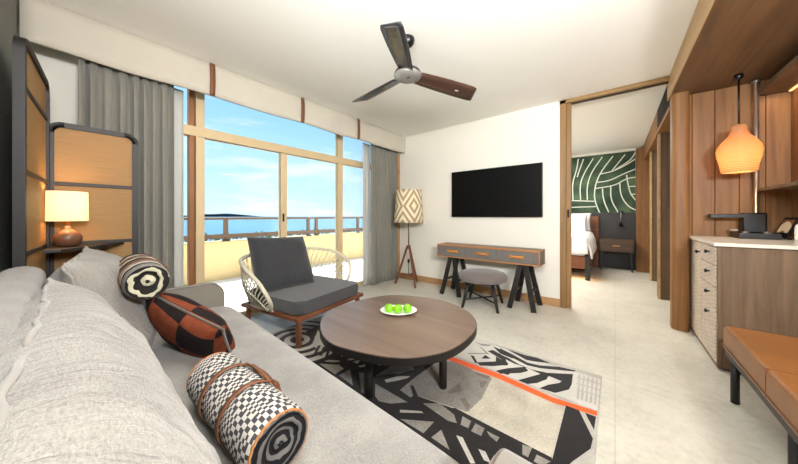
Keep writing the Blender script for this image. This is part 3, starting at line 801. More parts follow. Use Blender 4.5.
# ------------------------------------------------------------------ rug
def rug():
    t = empty('area_rug', (-1.34, 1.3, 0), 0, 'large grey, black and cream patterned rug with orange stripe under coffee table', 'rug')
    b = B(); X0, X1, Y0, Y1 = -2.61, -.072, -.05, 2.395
    cxx, cyy = 1.34, -1.3
    b.box((X0+cxx, Y0+cyy, .001), (X1+cxx, Y1+cyy, .010), bevel=.003)
    lay = [0]
    def poly(P, mi, px=True, lift=None):
        Q = [floor_pt(a, c, .010) for a, c in P] if px else P
        Q = [(min(max(x, X0+.012), X1-.008), min(max(y, Y0+.01), Y1-.01)) for x, y in Q]
        lay[0] += 1; z = .0104 + lay[0]*.00003
        vs = [b.bm.verts.new((x+cxx, y+cyy, z)) for x, y in Q]
        try: f = b.bm.faces.new(vs)
        except ValueError: return
        f.material_index = mi
        f.normal_update()
        if f.normal.z < 0: f.normal_flip()
    def Z(ox, oy, s, P): return [(ox+a/s, oy+c/s) for a, c in P]
    # D: dark lower block
    poly([(312,356),(326,350),(360,349),(430,352),(436,363),(400,390),(455,409),(552,459),(556,470),(566,560),(330,420)], 1)
    # C: beige field
    poly([(440,362),(456,363),(500,379),(566,405),(551,460),(455,408),(400,390),(436,363)], 3)
    poly([(436,363),(458,366),(492,378),(482,398),(468,412),(440,403),(400,390)], 4)
    poly(Z(400,340,7.98,[(370,420),(480,340),(495,410),(400,430)]), 5)
    poly(Z(400,340,7.98,[(500,290),(560,260),(600,300),(540,400),(510,400)]), 5)
    poly(Z(400,340,7.98,[(590,330),(700,330),(660,380),(600,370)]), 5)
    poly(Z(400,340,7.98,[(560,240),(720,290),(700,310),(570,262)]), 5)
    poly(Z(400,340,7.98,[(380,290),(420,300),(410,350),(380,350)]), 5)
    poly(Z(400,398,7.03,[(420,0),(460,0),(500,60),(470,90),(450,50)]), 5)
    # region A: white base above the stripe
    poly([(440,352),(456,356),(500,373),(598,411),(602,380),(560,368),(480,338),(440,330)], 6)
    s = lambda P: Z(500,340,7.25,P)
    poly(s([(50,68),(180,110),(270,130),(370,170),(260,158),(190,145),(110,100)]), 1)
    poly(s([(0,60),(100,110),(200,165),(290,185),(430,195),(550,222),(540,230),(420,218),(290,205),(200,185),(90,130),(0,80)]), 1)
    poly(s([(0,105),(60,130),(140,178),(230,215),(330,235),(330,245),(290,245),(200,205),(100,170),(0,120)]), 1)
    poly(s([(285,235),(530,248),(520,320),(440,297),(380,272),(350,262),(340,285),(270,312),(200,320),(130,292),(290,248)]), 1)
    poly(s([(460,290),(522,318),(500,360),(400,385),(285,350),(350,325),(430,312)]), 1)
    poly(s([(-30,120),(60,170),(55,185),(-30,185)]), 1)
    poly(s([(60,205),(180,195),(205,225),(150,240),(0,245),(-20,220)]), 1)
    for x_ in (570, 600, 632, 664, 696): poly(s([(x_,245+(x_-560)*.28),(x_+16,249+(x_-560)*.28),(x_+2,430+(x_-560)*.3),(x_-16,425+(x_-560)*.3)]), 0)
    for y_ in (290, 335, 380): poly(s([(556,y_-24),(728,y_+26),(726,y_+36),(554,y_-14)]), 0)
    q = lambda P: Z(400,340,7.98,P)
    poly(q([(590,10),(640,30),(740,40),(700,50),(650,45)]), 4); poly(q([(620,40),(650,60),(720,120),(690,110)]), 4)
    poly(q([(700,90),(740,80),(830,130),(860,190),(800,150)]), 1); poly(q([(740,50),(830,90),(900,130),(900,150),(800,110)]), 1)
    poly(q([(650,150),(680,120),(725,150)]), 1); poly(q([(540,105),(690,105),(690,112),(540,112)]), 4)
    poly(q([(560,120),(590,130),(620,185),(600,185)]), 1)
    poly(q([(610,180),(800,170),(860,200),(740,210),(640,205)]), 1)
    poly(q([(760,250),(800,240),(880,270),(860,280)]), 1)
    # orange stripe
    poly([(300,302),(453.9,357.6),(500,374),(553,397.5),(597.5,411.5),(598,416.5),(553,403),(500,379.5),(456,363),(300,306)], 2)
    # dark triangle and dark line
    poly([(566,405.5),(579,410.5),(593,439),(590.5,449),(571,463),(560,478),(547,480)], 1)
    poly([(585,413),(596,417),(594,430)], 1)
    poly([(455,408),(470,416),(552,458),(551,462),(470,420),(450,409)], 1)
    # grey patches in the dark block
    r2 = lambda P: Z(320,350,7.98,P); r4 = lambda P: Z(400,398,7.03,P)
    for P in ([(0,75),(150,85),(160,95),(100,100),(0,88)], [(-10,110),(150,120),(190,150),(120,195)], [(300,130),(360,115),(360,135),(320,140)],
              [(215,75),(325,60),(325,70),(230,85)], [(260,95),(330,75),(300,112)], [(440,105),(560,110),(470,125)], [(515,240),(620,210),(720,210),(700,225),(600,250),(530,262)],
              [(130,20),(150,10),(165,25),(140,50)], [(175,20),(200,30),(170,60)]): poly(r2(P), 0)
    for P in ([(150,205),(240,155),(262,285)], [(310,180),(350,185),(355,350),(330,340)], [(440,210),(590,115),(740,115),(750,160),(640,190),(540,195)],
              [(440,270),(700,420),(560,430),(470,410),(440,370)], [(635,320),(720,280),(745,370),(720,380)]): poly(r2(P), 4)
    poly(q([(280,185),(430,170),(440,180),(560,230),(640,300),(640,400),(470,463),(330,463),(180,430),(10,392),(120,300)]), 4)
    poly(q([(370,420),(480,340),(495,410),(400,430)]), 5)
    poly(q([(80,360),(110,370),(140,440),(150,480),(110,470)]), 1)
    for P in ([(0,150),(240,170),(165,250)], [(290,225),(350,370),(220,280)], [(440,130),(500,165),(480,215),(425,190)], [(530,180),(595,215),(570,270),(500,235)],
              [(610,235),(700,280),(680,310),(630,270)], [(860,330),(930,350),(900,420),(860,400)], [(960,400),(1060,450),(1000,480),(940,450)], [(160,40),(280,40),(380,120),(400,180),(340,165)]): poly(r4(P), 4)
    for P in ([(395,265),(440,280),(530,463),(495,463)], [(0,85),(150,95),(165,110),(0,105)], [(550,360),(600,380),(640,463),(590,440)]): poly(r4(P), 0)
    # ring pattern at the far-left end
    c0 = floor_pt(300, 340)
    poly([(-2.60, 1.86), (-2.60, 1.70), (-2.05, 1.62), (-2.0, 1.92)], 4, px=False)
    poly([(-2.60, 2.385), (-2.60, 1.98), (-1.98, 2.02), (-1.9, 2.385)], 0, px=False)
    for r_, mi in ((.50, 1), (.445, 0), (.385, 1), (.335, 0), (.285, 1), (.235, 0), (.18, 1), (.125, 0), (.07, 1)):
        poly([(c0[0]+r_*1.02*math.cos(2*PI*k/48), c0[1]-.03+r_*.84*math.sin(2*PI*k/48)) for k in range(48)], mi, px=False)
    poly([(305,332),(320,325),(323,338),(318,338)], 1)
    poly([(318,330),(330,344),(320,352),(312,345)], 0)
    # radial strokes between rings and table
    for k in range(6): poly([(318+k*5,346+k*1.2),(321+k*5,345.5+k*1.2),(316+k*6,355+k),(313+k*6,355+k)], 1)
    return b.obj('rug_pile', R_, t, recalc=False)
rug()

# ------------------------------------------------------------------ coffee table
t = empty('coffee_table', (-1.21, 1.505, .011), 0, 'low dark coffee table with rounded wavy-edged top on the patterned rug', 'coffee table')
anchors = [(-1.582,1.096),(-1.40,.985),(-1.212,.955),(-.895,1.055),(-.74,1.22),(-.685,1.40),(-.70,1.66),(-.80,1.86),(-.97,1.99),(-1.184,2.045),(-1.42,1.995),(-1.62,1.876),(-1.715,1.66),(-1.735,1.42),(-1.69,1.22)]
def closed_spline(P, k=7):
    out = []; n = len(P)
    for i in range(n):
        a, b_, c, d_ = [Vector(P[(i+j-1) % n]) for j in range(4)]
        for s_ in range(k):
            u = s_/k; out.append(tuple(.5*((2*b_)+(-a+c)*u+(2*a-5*b_+4*c-d_)*u*u+(-a+3*b_-3*c+d_)*u**3)))
    return out
S = [(x+1.21, y-1.505) for x, y in closed_spline(anchors)]
b = B(); b.prism(S, .362, .404, bevel=.006, seg=2); b.obj('table_rim', M_blackwood, t)
b = B(); b.prism([(x*.992, y*.992) for x, y in S], .400, .409, bevel=.003, seg=2); b.obj('table_top', M_walnut_top, t)
for (x, y) in ((0.005, -.31), (.32, .065), (-.02, .33), (-.33, -.02)):
    b = B(); b.lathe([(.024, 0), (.026, .01), (.026, .362)], 20, c=(x, y, 0)); b.obj('leg', M_blackwood, t)
TZ = .42
pt = empty('fruit_plate', (-1.262, 1.560, TZ), 0, 'shallow oval white plate holding green apples on the coffee table', 'plate')
b = B(); b.lathe([(.0, .004), (.05, .004), (.06, .0), (.066, .003), (.12, .026), (.124, .031), (.118, .031), (.062, .010), (0, .008)], 40)
o = b.obj('dish', M_plate, pt); pt.rotation_euler = (0, 0, ANG); o.scale = (1.12, .86, 1)
ap = None
for i, (dx, dy, lb) in enumerate(((-.068, .0, 'green apple at the left on the white plate'), (-.003, -.012, 'green apple in the middle between the other two on the white plate'), (.062, -.004, 'green apple at the right on the white plate'))):
    X_ = -1.262+dx*math.cos(ANG)-dy*math.sin(ANG); Y_ = 1.560+dx*math.sin(ANG)+dy*math.cos(ANG)
    Zz = TZ+.0095
    if ap is None:
        ap = empty('green_apple', (X_, Y_, Zz), 0, lb, 'apple', 'green apples on the white plate')
        b = B(); R_a = .033
        prof = [(0, .004)]+[(R_a*math.sin(a)*(1+.05*math.cos(a)), R_a-R_a*math.cos(a)*(1-.12*math.exp(-((math.sin(a))/.25)**2))) for a in [PI*k/16 for k in range(1, 16)]]+[(0, .056)]
        b.lathe(prof, 24); b.obj('flesh', M_apple, ap)
        b = B(); b.tube([(0, 0, .054), (.002, 0, .064), (.005, 0, .071)], .0013, 6); b.obj('stem', M_stem, ap); root = ap
    else:
        root = ap.copy(); COL.objects.link(root); root['label'] = lb
        for ch in ap.children:
            c_ = ch.copy(); COL.objects.link(c_); c_.parent = root
    root.location = (X_, Y_, Zz); root.rotation_euler = (random.uniform(-.15, .15), random.uniform(-.15, .15), i*1.3)

# ------------------------------------------------------------------ lounge chair
ch = empty('lounge_chair', (-2.56, 1.60, 0), math.radians(9), 'low rope-weave lounge chair with teak base and charcoal cushions by the window', 'armchair')
b = B(); zf = .275
b.box((.375, -.45, zf-.03), (.42, .45, zf+.005), bevel=.006); b.box((-.42, -.45, zf-.03), (-.375, .45, zf+.005), bevel=.006)
b.box((-.375, -.45, zf-.03), (.375, -.41, zf+.005), bevel=.006); b.box((-.375, .41, zf-.03), (.375, .45, zf+.005), bevel=.006)
for k in range(6): b.box((-.36+k*.13, -.41, zf-.018), (-.30+k*.13, .41, zf-.002))
b.obj('seat_frame', M_teak, ch)
for (x, y) in ((.375, -.405), (.375, .405), (-.375, -.405), (-.375, .405)):
    b = B(); b.bar((x, y, .0 if x < 0 else .012), (x*.985, y*.985, zf-.02), .042, .036, up=(0, 1, 0), bevel=.006); b.obj('leg', M_teakv, ch)
rail = []
half = [(.06, .455, .30), (.13, .50, .37), (.14, .55, .47), (.09, .59, .575), (-.03, .60, .65), (-.16, .58, .70), (-.31, .51, .73), (-.41, .38, .745), (-.465, .18, .75), (-.475, 0, .75)]
fullr = half+[(x, -y, z) for x, y, z in half[-2::-1]]
def spl(P, k=5):
    out = []; n = len(P)
    for i in range(n-1):
        a = Vector(P[max(i-1, 0)]); b_ = Vector(P[i]); c = Vector(P[i+1]); d_ = Vector(P[min(i+2, n-1)])
        for s_ in range(k):
            u = s_/k; out.append(.5*((2*b_)+(-a+c)*u+(2*a-5*b_+4*c-d_)*u*u+(-a+3*b_-3*c+d_)*u**3))
    out.append(Vector(P[-1])); return out
RT = spl(fullr, 6)
b = B(); b.tube(RT, .018, 10); fr = b.obj('arm_and_back_rail', M_rope, ch)
halfb = [(.07, .44, .285), (.02, .445, .285), (-.06, .445, .285), (-.16, .442, .285), (-.26, .43, .285), (-.34, .38, .285), (-.385, .28, .285), (-.395, .14, .285), (-.398, 0, .285)]
lowr = spl(halfb+[(x, -y, z) for x, y, z in halfb[-2::-1]], 6)
b = B(); b.tube(lowr, .012, 8); b.obj('lower_rail', M_rope, ch)
def samp(P, u):
    k = u*(len(P)-1); i = min(int(k), len(P)-2); return P[i].lerp(P[i+1], k-i)
b = B(); nC = 50
for k in range(1, nC):
    u = k/nC; p = samp(RT, u); q = samp(lowr, .04+.92*u); mid = p.lerp(q, .5)
    out = Vector((mid.x, mid.y, 0)).normalized()*.035
    b.tube([p, p.lerp(q, .3)+out*.8, mid+out, p.lerp(q, .75)+out*.6, q], .0065, 5)
b.obj('cord_weave', M_rope, ch)
b = B(); b.tube([samp(RT, u).lerp(samp(lowr, .04+.92*u), .5)+Vector((samp(RT, u).x, samp(RT, u).y, 0)).normalized()*.037 for u in [k/40 for k in range(2, 39)]], .007, 6); b.obj('cord_band', M_rope, ch)
b = B(); b.prism(rect((0, 0), (.80, .84), .06, 6), .283, .405, bevel=.042, seg=6); o = b.obj('seat_cushion', M_char2, ch)
for f in o.data.polygons: f.use_smooth = True
o.modifiers.new('smooth_corners', 'WEIGHTED_NORMAL').keep_sharp = True
bk = pillow(.66, .58, .20, p=3.4, e=.5, seed=12, wr=.008, n=40, pinch=.05).obj('back_cushion', M_char, ch)
x = Vector((.06, 1, -.05)).normalized(); y = Vector((-.42, .08, .90)); y = (y-x*y.dot(x)).normalized(); z = x.cross(y)
M = Matrix((x, y, z)).transposed().to_4x4(); M.translation = Vector((-.20, -.13, .665)); bk.matrix_local = M

# ------------------------------------------------------------------ ceiling fan
fan = empty('ceiling_fan', (-1.32, 1.75, 0), 0, 'three-bladed dark ceiling fan with grey hub hanging from the white ceiling', 'ceiling fan')
b = B(); b.lathe([(.055, 2.60), (.058, 2.585), (.05, 2.555), (.03, 2.535), (.012, 2.53)], 28); b.obj('ceiling_mount', M_blackp, fan)
b = B(); b.lathe([(.012, 2.54), (.012, 2.42), (.02, 2.415), (.024, 2.37), (.036, 2.33)], 20); b.obj('downrod', M_blackwood, fan)
b = B(); b.lathe([(0, 2.345), (.05, 2.345), (.10, 2.33), (.108, 2.315), (.108, 2.30)], 36); b.obj('motor_housing', M_blackwood, fan)
b = B(); b.lathe([(.108, 2.305), (.112, 2.298), (.108, 2.283), (.06, 2.274), (0, 2.272)], 36); b.obj('hub_cover', M_greyhub, fan)
b = B(); b.cbox((.012, -.01, 2.2715), (.03, .012, .003), bevel=.001); b.obj('maker_badge', M_blackwood, fan)
M_fanw = wood('fan_blade_wood', srgb(60, 40, 32), srgb(92, 64, 50), 'X', .4)
M_fang = plain('glossy_dark_blade', srgb(58, 58, 60), .14, .35, var=.05)
for ang, mt, L_ in ((math.radians(68), M_fanw, .73), (math.radians(172), M_fang, .68), (math.radians(-63), M_fang, .60)):
    b = B(); n_ = 14
    def bl(u, v):
        xx = .10+(L_-.10)*u; wd = .062+.020*math.sin(min(1, u*1.3)*PI*.5)
        off = (v-.5)*2*wd; xx += .03*(v-.5)*u*2
        if u > .93: off *= 1-.12*((u-.93)/.07)**2
        tw = math.radians(-17)
        return Vector((xx, off*math.cos(tw), 2.302+off*math.sin(tw)*1.0))
    b.grid(bl, n_, 4)
    o = b.obj('blade', mt, fan); solid(o, .008); o.rotation_euler = (0, 0, ang)
    if mt is M_fanw:
        b = B(); b.cbox((.52, .0, 2.293), (.035, .018, .002)); s_ = b.obj('white_sticker', M_plate, o)

# ------------------------------------------------------------------ television, desk, stool, floor lamp
t = empty('television', (-1.38, YW, 1.49), 0, 'wide black flat screen television mounted on the white wall above the desk', 'television')
b = B(); b.box((-.65, -.055, -.355), (.65, -.02, .355), bevel=.004); b.obj('casing', M_blackp, t)
M_scr = plain('dark_screen_glass', srgb(8, 8, 9), .45, var=.02, spec=.15)
b = B(); b.box((-.642, -.0565, -.347), (.642, -.0545, .347)); b.obj('screen', M_scr, t)
b = B(); b.box((-.2, -.02, -.15), (.2, -.001, .15)); b.obj('wall_bracket', M_black, t)

dk = empty('writing_desk', (-1.385, 3.66, 0), 0, 'slim grey desk with tan leather edges and three drawers on black trestles', 'desk')
b = B(); b.box((-.69, -.155, .555), (.69, .165, .722), bevel=.004); b.obj('desk_body', M_desk, dk)
M_desktop = fabric('grey_brown_desk_top', srgb(134, 120, 104), .06, 300, .2, 0, .5)
b = B(); b.box((-.693, -.158, .722), (.693, .168, .730), bevel=.002); b.obj('desk_top', M_desktop, dk)
b = B()
for z in (.549, .716): b.box((-.697, -.163, z), (.697, -.150, z+.014), bevel=.002)
for x in (-.697, .684): b.box((x, -.163, .549), (x+.013, -.150, .730), bevel=.002); b.box((x, -.15, .549), (x+.013, .168, .556)); b.box((x, -.15, .724), (x+.013, .168, .7325))
b.box((-.697, -.150, .7285), (.697, -.135, .7335)); b.obj('leather_edging', M_trimo, dk)
b = B()
for x in (-.690, .635): B().box((x, -.159, .56), (x+.055, -.155, .72)).obj('corner_panel', M_stool, dk)
for i, x in enumerate((-.435, 0, .435)):
    b = B(); b.box((x-.19, -.162, .574), (x+.19, -.154, .708), bevel=.002); dw = b.obj('drawer', M_desk, dk)
    b = B(); b.grid(lambda u, v: Vector((x-.075+.15*u, -.168-.012*math.sin(PI*u), .628+.03*v)), 10, 2); o = b.obj('leather_pull', M_tan, dw); solid(o, .006)
    for s_ in (-1, 1):
        b = B(); b.box((x+s_*.075-.012, -.178, .622), (x+s_*.075+.012, -.160, .664), bevel=.003); b.obj('pull_mount', M_brass, dw)
for cx_ in (-.47, .495):
    for sy_ in (-.19+.03, .17-.02):
        for s_ in (-1, 1):
            b = B(); b.bar((cx_+s_*.028, sy_*.72, .550), (cx_+s_*.140, sy_*1.12, .002), .056, .03, up=(0, 1, 0)); b.obj('trestle_leg', M_blackwood, dk)
    b = B(); b.box((cx_-.06, -.14, .525), (cx_+.06, .15, .553), bevel=.004); b.obj('trestle_top', M_blackwood, dk)
    for s_ in (-1, 1): B().bar((cx_+s_*.095, -.15, .22), (cx_+s_*.095, .15, .22), .03, .02).obj('trestle_brace', M_blackwood, dk)

st = empty('stool', (-1.325, 3.36, 0), math.radians(18), 'round stool with grey padded seat and splayed black legs at the desk', 'stool')
b = B(); b.lathe([(0, .325), (.25, .325), (.285, .335), (.302, .365), (.300, .40), (.27, .426), (.15, .440), (0, .443)], 44); b.obj('seat', M_stool, st)
b = B(); b.lathe([(0, .312), (.235, .312), (.24, .328), (0, .328)], 40); b.obj('seat_base', M_blackwood, st)
fe = []
for k in range(4):
    a = PI/4+k*PI/2-.12
    b = B(); p = (.20*math.cos(a), .20*math.sin(a), .32); q = (.30*math.cos(a), .30*math.sin(a), .002)
    b.tube([p, Vector(p).lerp(Vector(q), .5), q], [.023, .021, .016], 12); b.obj('leg', M_blackwood, st)
    fe.append(Vector(p).lerp(Vector(q), .68))
for k in range(2):
    b = B(); b.tube([fe[k], fe[k+2]], .011, 8); b.obj('stretcher', M_blackwood, st)

fl = empty('floor_lamp', (-2.68, 3.58, 0), 0, 'tripod floor lamp with diamond-patterned drum shade in the far corner by the curtain', 'floor lamp')
b = B(); b.grid(lambda u, v: Vector(((.245-.035*v)*math.cos(2*PI*u+.25), (.245-.035*v)*math.sin(2*PI*u+.25), 1.04+.54*v)), 64, 8, closed_u=True); o = b.obj('lamp_shade', M_diamond, fl); solid(o, .003)
for zr, rr in ((1.57, .208), (1.05, .243)):
    b = B()
    for k in range(3):
        a = 2*PI*k/3; b.tube([(0, 0, zr), (rr*math.cos(a), rr*math.sin(a), zr)], .004, 6)
    b.obj('shade_ring', M_brass, fl)
b = B(); b.tube([(0, 0, .62), (0, 0, 1.60)], .011, 10); b.obj('pole', M_teakv, fl)
b = B(); b.lathe([(0, .60), (.035, .605), (.035, .66), (0, .665)], 20); b.obj('hub', M_teakv, fl)
for a in (math.radians(200), math.radians(-25), math.radians(88)):
    b = B(); b.bar((.02*math.cos(a), .02*math.sin(a), .65), (.235*math.cos(a), .235*math.sin(a), .002), .022, .034, up=(0, 0, 1), bevel=.004); b.obj('leg', M_teakv, fl)
    b = B(); b.bar((.0, .0, .17), (.17*math.cos(a), .17*math.sin(a), .17), .016, .03); b.obj('brace', M_teakv, fl)
b = B(); b.tube([(0, 0, .17), (0, 0, .40)], .006, 8); b.cbox((0, 0, .40), (.03, .03, .06), bevel=.004); b.obj('lower_rod', M_black, fl)

# ------------------------------------------------------------------ kitchenette cabinet, worktop and what stands on it
cb = empty('minibar_cabinet', (.60, 3.05, 0), 0, 'waist-high wooden cabinet with carved pale door and drawers right of the doorway', 'cabinet')
b = B(); b.box((.015, 0, 0.02), (.60, .92, .925), bevel=.003); b.obj('body', M_oak_dk, cb)
b = B(); b.box((.035, .02, 0), (.60, .90, .02)); b.obj('plinth', M_blackwood, cb)
b = B(); b.box((-.004, 0, .015), (.015, .022, .925)); b.box((-.004, .898, .015), (.015, .92, .925)); b.box((-.004, .022, .015), (.015, .898, .035)); b.obj('face_frame', M_oak_dk, cb)
knobp = [( -.006, 0)]
def knob(par, y, z):
    b = B(); M = Matrix.Translation((-.006, y, z)) @ Matrix.Rotation(-PI/2, 4, 'Y')
    b.lathe([(.006, 0), (.006, .014), (.014, .018), (.016, .026), (.010, .031), (0, .032)], 18, M=M); b.obj('knob', M_blackp, par)
b = B(); b.box((-.008, .47, .04), (.012, .895, .915), bevel=.003); o = b.obj('door', M_carved, cb); knob(o, .515, .83)
for (z0, z1) in ((.775, .915), (.610, .768), (.450, .603), (.290, .443)):
    b = B(); b.box((-.008, .027, z0), (.012, .462, z1), bevel=.003); o = b.obj('drawer', M_carved, cb); knob(o, .20, (z0+z1)/2+.02)
b = B(); b.box((-.008, .027, .04), (.012, .462, .283), bevel=.003); b.obj('lower_panel', M_carved, cb)
wt = B().box((.575, 3.025, .925), (XR, 3.995, .952), bevel=.004).obj('worktop', M_stone); tag(wt, 'pale stone worktop on the carved cabinet below the pendant lamp', 'worktop')

WZ = .952
t = empty('serving_tray', (.96, 3.83, WZ), 0, 'black rectangular tray with small glasses at the back of the pale worktop', 'tray')
b = B(); b.box((-.11, -.13, 0), (.11, .13, .012), bevel=.003)
for (lo, hi) in (((-.11,-.13,.012),(-.10,.13,.05)), ((.10,-.13,.012),(.11,.13,.05)), ((-.10,-.13,.012),(.10,-.12,.05)), ((-.10,.12,.012),(.10,.13,.05))): b.box(lo, hi)
b.obj('tray_body', M_blackp, t)
cup = None
for i, (x, y, lb) in enumerate(((-.07, -.09, 'small steel cup at the left front corner of the black tray'), (.05, -.09, 'small steel cup nearer the tablet on the black tray'))):
    if cup is None:
        b = B(); b.lathe([(0, .001), (.018, 0), (.022, .05), (.020, .05), (.016, .004), (0, .004)], 20); cup = b.obj('steel_cup', M_steel); c_ = cup
    else:
        c_ = cup.copy(); COL.objects.link(c_)
    c_.location = (.96+x, 3.83+y, WZ+.013); tag(c_, lb, 'cup', 'steel cups on the black tray')
t = empty('coffee_machine', (.955, 3.89, WZ+.013), 0, 'black coffee machine with a long flat arm standing in the tray', 'coffee machine')
b = B(); b.box((-.09, -.045, 0), (.075, .04, .03), bevel=.006); b.obj('base', M_blackp, t)
b = B(); b.box((-.055, -.045, .03), (.085, .045, .215), bevel=.014, seg=3); b.obj('body', M_blackp, t)
b = B(); b.box((-.25, -.045, .165), (-.04, .04, .205), bevel=.006); b.obj('arm', M_blackp, t)
b = B(); b.box((-.125, -.03, .05), (-.075, .02, .062), bevel=.003); b.obj('drip_grid', M_steel, t)
t = empty('card_stand', (1.095, 3.82, WZ), 0, 'dark tilted menu card stand on the worktop between tray and bottle', 'stand')
ck_ = Matrix.Rotation(math.radians(20), 4, 'Z') @ Matrix.Rotation(math.radians(24), 4, 'Y')
b = B(); b.cbox((0, 0, .100), (.012, .12, .19), M=Matrix.Translation((0, 0, .008)) @ ck_, bevel=.003); b.obj('card_frame', M_blackp, t)
M_cardp = swirl('printed_card', srgb(120, 84, 60), srgb(196, 176, 150), 4, 3)
b = B(); b.cbox((-.008, 0, .11), (.002, .09, .12), M=Matrix.Translation((0, 0, .008)) @ ck_); b.obj('printed_card', M_cardp, t)
b = B(); b.box((-.03, -.05, 0), (.05, .05, .012), bevel=.003); b.obj('foot', M_blackp, t)
bt = B().lathe([(0, 0), (.030, .001), (.032, .01), (.032, .10), (.026, .125), (.014, .135), (.014, .15), (0, .15)], 26).obj('white_bottle', M_plate)
bt.location = (1.150, 3.655, WZ+.001); tag(bt, 'white bottle standing on the worktop at the right edge of the photo', 'bottle')

# wall shelving over the worktop
sh = empty('wall_shelving', (1.0, 3.2, 0), 0, 'wooden wall shelving with warm lit top and steel post above the worktop', 'shelving')
b = B(); b.box((.0, -.9, 1.372), (.20, .77, 1.398), bevel=.003); b.obj('shelf', M_oak_dk, sh)
b = B(); b.box((.0, -.9, 2.245), (.20, .77, 2.285), bevel=.003); b.obj('top_board', M_oak_dk, sh)
b = B()
for k in range(11): b.box((.203, -.9+k*.153, .954), (.216, -.9+k*.153+.150, 2.384), bevel=.002, seg=1)
b.obj('back_panel', M_oak, sh)
b = B(); b.lathe([(.0, 0), (.028, 0), (.028, .02), (.017, .022), (.017, 1.412), (.028, 1.414), (.028, 1.433), (0, 1.433)], 20, c=(-.0, .735, WZ)); b.obj('steel_post', M_steel, sh)
b = B(); b.box((.180, -.9, 2.234), (.195, .75, 2.244)); b.obj('led_strip', emit('warm_led', (1, .5, .2, 1), 1.2), sh)
light('shelf_led_light', 'AREA', (1.10, 3.2, 2.228), 2, (1, .68, .42), .03, 1.5, look=(1.10, 3.2, 0))

pd = empty('pendant_lamp', (.845, 3.70, 2.39), 0, 'glowing woven rattan pendant lamp hanging over the pale worktop', 'pendant lamp')
b = B(); b.lathe([(0, 0), (.028, 0), (.028, -.03), (.01, -.045), (0, -.045)], 20); b.obj('ceiling_cup', M_blackp, pd)
b = B(); b.tube([(0, 0, -.04), (0, 0, -.43)], .006, 8); b.obj('cord', M_blackp, pd)
b = B(); b.lathe([(.035, -.445), (.044, -.455), (.044, -.49), (.058, -.53), (.095, -.58), (.122, -.625), (.130, -.67), (.125, -.72), (.112, -.775), (.101, -.852), (.096, -.855)], 48, cap=False); o = b.obj('rattan_shade', M_pend, pd); solid(o, .004)
b = B(); b.lathe([(0, -.60), (.03, -.61), (.042, -.65), (.03, -.69), (0, -.70)], 20); b.obj('bulb', emit('pendant_bulb', (1, .72, .4, 1), 6), pd)
light('pendant_bulb_light', 'POINT', (.845, 3.70, 1.655), 2.6, (1, .82, .5), .05)

# ------------------------------------------------------------------ bench
bn = empty('leather_bench', (.54, 1.72, 0), 0, 'tan leather bench with dark metal frame in front of the cabinet', 'bench')
b = B(); b.box((-.0, -.95, .295), (.62, .94, .45), bevel=.022, seg=4)
o = b.obj('seat_cushion', M_leather, bn)
for k, y in enumerate((-.35, .30)):
    b2 = B(); b2.box((-.002, y-.002, .315), (.60, y+.002, .4515)); b2.obj('stitched_seam', M_strap, o)
b = B(); b.tube([(-.002, -.94, .33), (-.002, .93, .33)], .004, 6); b.obj('piping', M_strap, o)
b = B(); b.box((.01, -.94, .262), (.05, .93, .295), bevel=.004); b.box((.56, -.94, .262), (.60, .93, .295), bevel=.004); b.box((.05, .89, .262), (.56, .93, .295)); b.box((.05, -.94, .262), (.56, -.90, .295)); b.obj('frame', M_screenfr, bn)
for x in (.035, .575):
    for y in (-.90, .17-.02, .86):
        b = B(); b.tube([(x, y, 0), (x, y, .265)], .019, 14); b.obj('leg', M_screenfr, bn)

# ------------------------------------------------------------------ bedroom furniture
bd = empty('bed', (-1.25, 6.75, 0), 0, 'bed with white linen and wooden base in the room beyond the doorway', 'bed')
b = B(); b.box((-.9, -.93, .20), (.90, .80, .42), bevel=.01); b.obj('bed_base', M_bedwood, bd)
for x in (-.86, .87):
    b = B(); b.box((x-.035, -.945, 0), (x+.035, -.87, .44), bevel=.004); b.obj('bed_post', M_blackwood, bd)
b = B(); b.box((-.95, .72, .0), (.97, .82, 1.14), bevel=.01); b.obj('headboard', M_bedwood, bd)
def cover(u, v):
    a, c = 2*u-1, v
    x = .90*a; y = -.93+1.55*c; z = .80
    if abs(a) > .93: q = (abs(a)-.93)/.07; x = math.copysign(.84+.09*math.sin(q*PI/2), a); z = .80-.36*q
    z += .02*noise.noise(Vector((a*4, c*5, 0)))
    if c < .06: z -= (1-c/.06)*.05
    return Vector((x, y, z))
b = B(); b.grid(cover, 60, 30); o = b.obj('duvet', M_white_linen, bd); solid(o, .03)
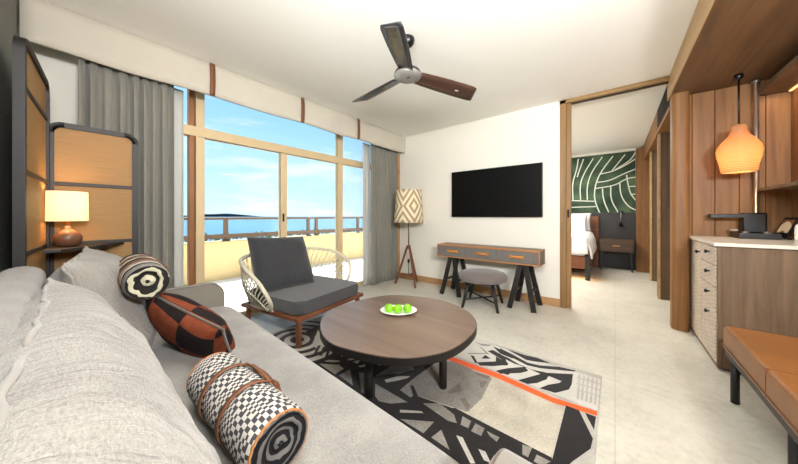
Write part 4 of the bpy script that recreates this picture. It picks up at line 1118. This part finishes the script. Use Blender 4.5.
b = B(); b.box((-.84, -.90, .42), (.84, .74, .79), bevel=.05, seg=4); b.obj('mattress', M_white_linen, bd)
b = B(); b.grid(lambda u, v: Vector((-.86+1.72*u+.02*math.sin(u*20), -.935+.02*math.sin(u*31), .80-.33*v)), 60, 6); o = b.obj('duvet_drop', M_white_linen, bd); solid(o, .02)
for i, (x, y, z, lb) in enumerate(((.50, .42, 1.0, 'white upright pillow leaning on the headboard of the bed'), (.44, .22, .96, 'white pillow in front of the upright one on the bed'))):
    place_pillow('bed_pillow', .70, .42, .18, (-1.25+x, 6.75+y, z+.02), (1, 0, 0), (0, .35, .93), M_white_linen, lb, 'pillow', 'white pillows on the bed', seed=20+i, n=24)
light('bed_base_glow', 'AREA', (-.75, 5.87, .18), 2.5, (1, .55, .25), .9, .1, look=(-.75, 5.87, 0))
ns = empty('nightstand', (0.03, 7.36, 0), 0, 'dark wooden nightstand with one drawer right of the bed', 'nightstand')
b = B(); b.box((-.29, -.20, .40), (.27, .20, .66), bevel=.005); b.obj('body', M_night, ns)
b = B(); b.box((-.27, -.208, .43), (.25, -.198, .63), bevel=.003); o = b.obj('drawer', M_night, ns)
b = B(); b.box((-.07, -.222, .52), (.05, -.206, .54), bevel=.003); b.obj('drawer_pull', M_brass, o)
for (x, y) in ((-.24, -.16), (.22, -.16), (-.24, .16), (.22, .16)):
    b = B(); b.bar((x, y, .40), (x*1.12, y, 0.002), .03, .03); b.obj('leg', M_blackwood, ns)
wl = empty('reading_lamp', (.10, YB-.03, 1.15), 0, 'slim wall reading lamp above the nightstand on the black panel', 'wall lamp')
b = B(); b.cbox((0, -.012, .08), (.09, .02, .07), bevel=.004); b.obj('wall_plate', M_black, wl)
b = B(); b.tube([(0, -.02, .08), (0, -.07, .06), (0, -.08, -.12)], .009, 8); b.obj('arm', M_steel, wl)
b = B(); b.lathe([(.012, 0), (.035, -.10), (.033, -.10), (.01, -.004)], 18, c=(0, -.08, -.12), cap=False); b.obj('lamp_head', M_black, wl)
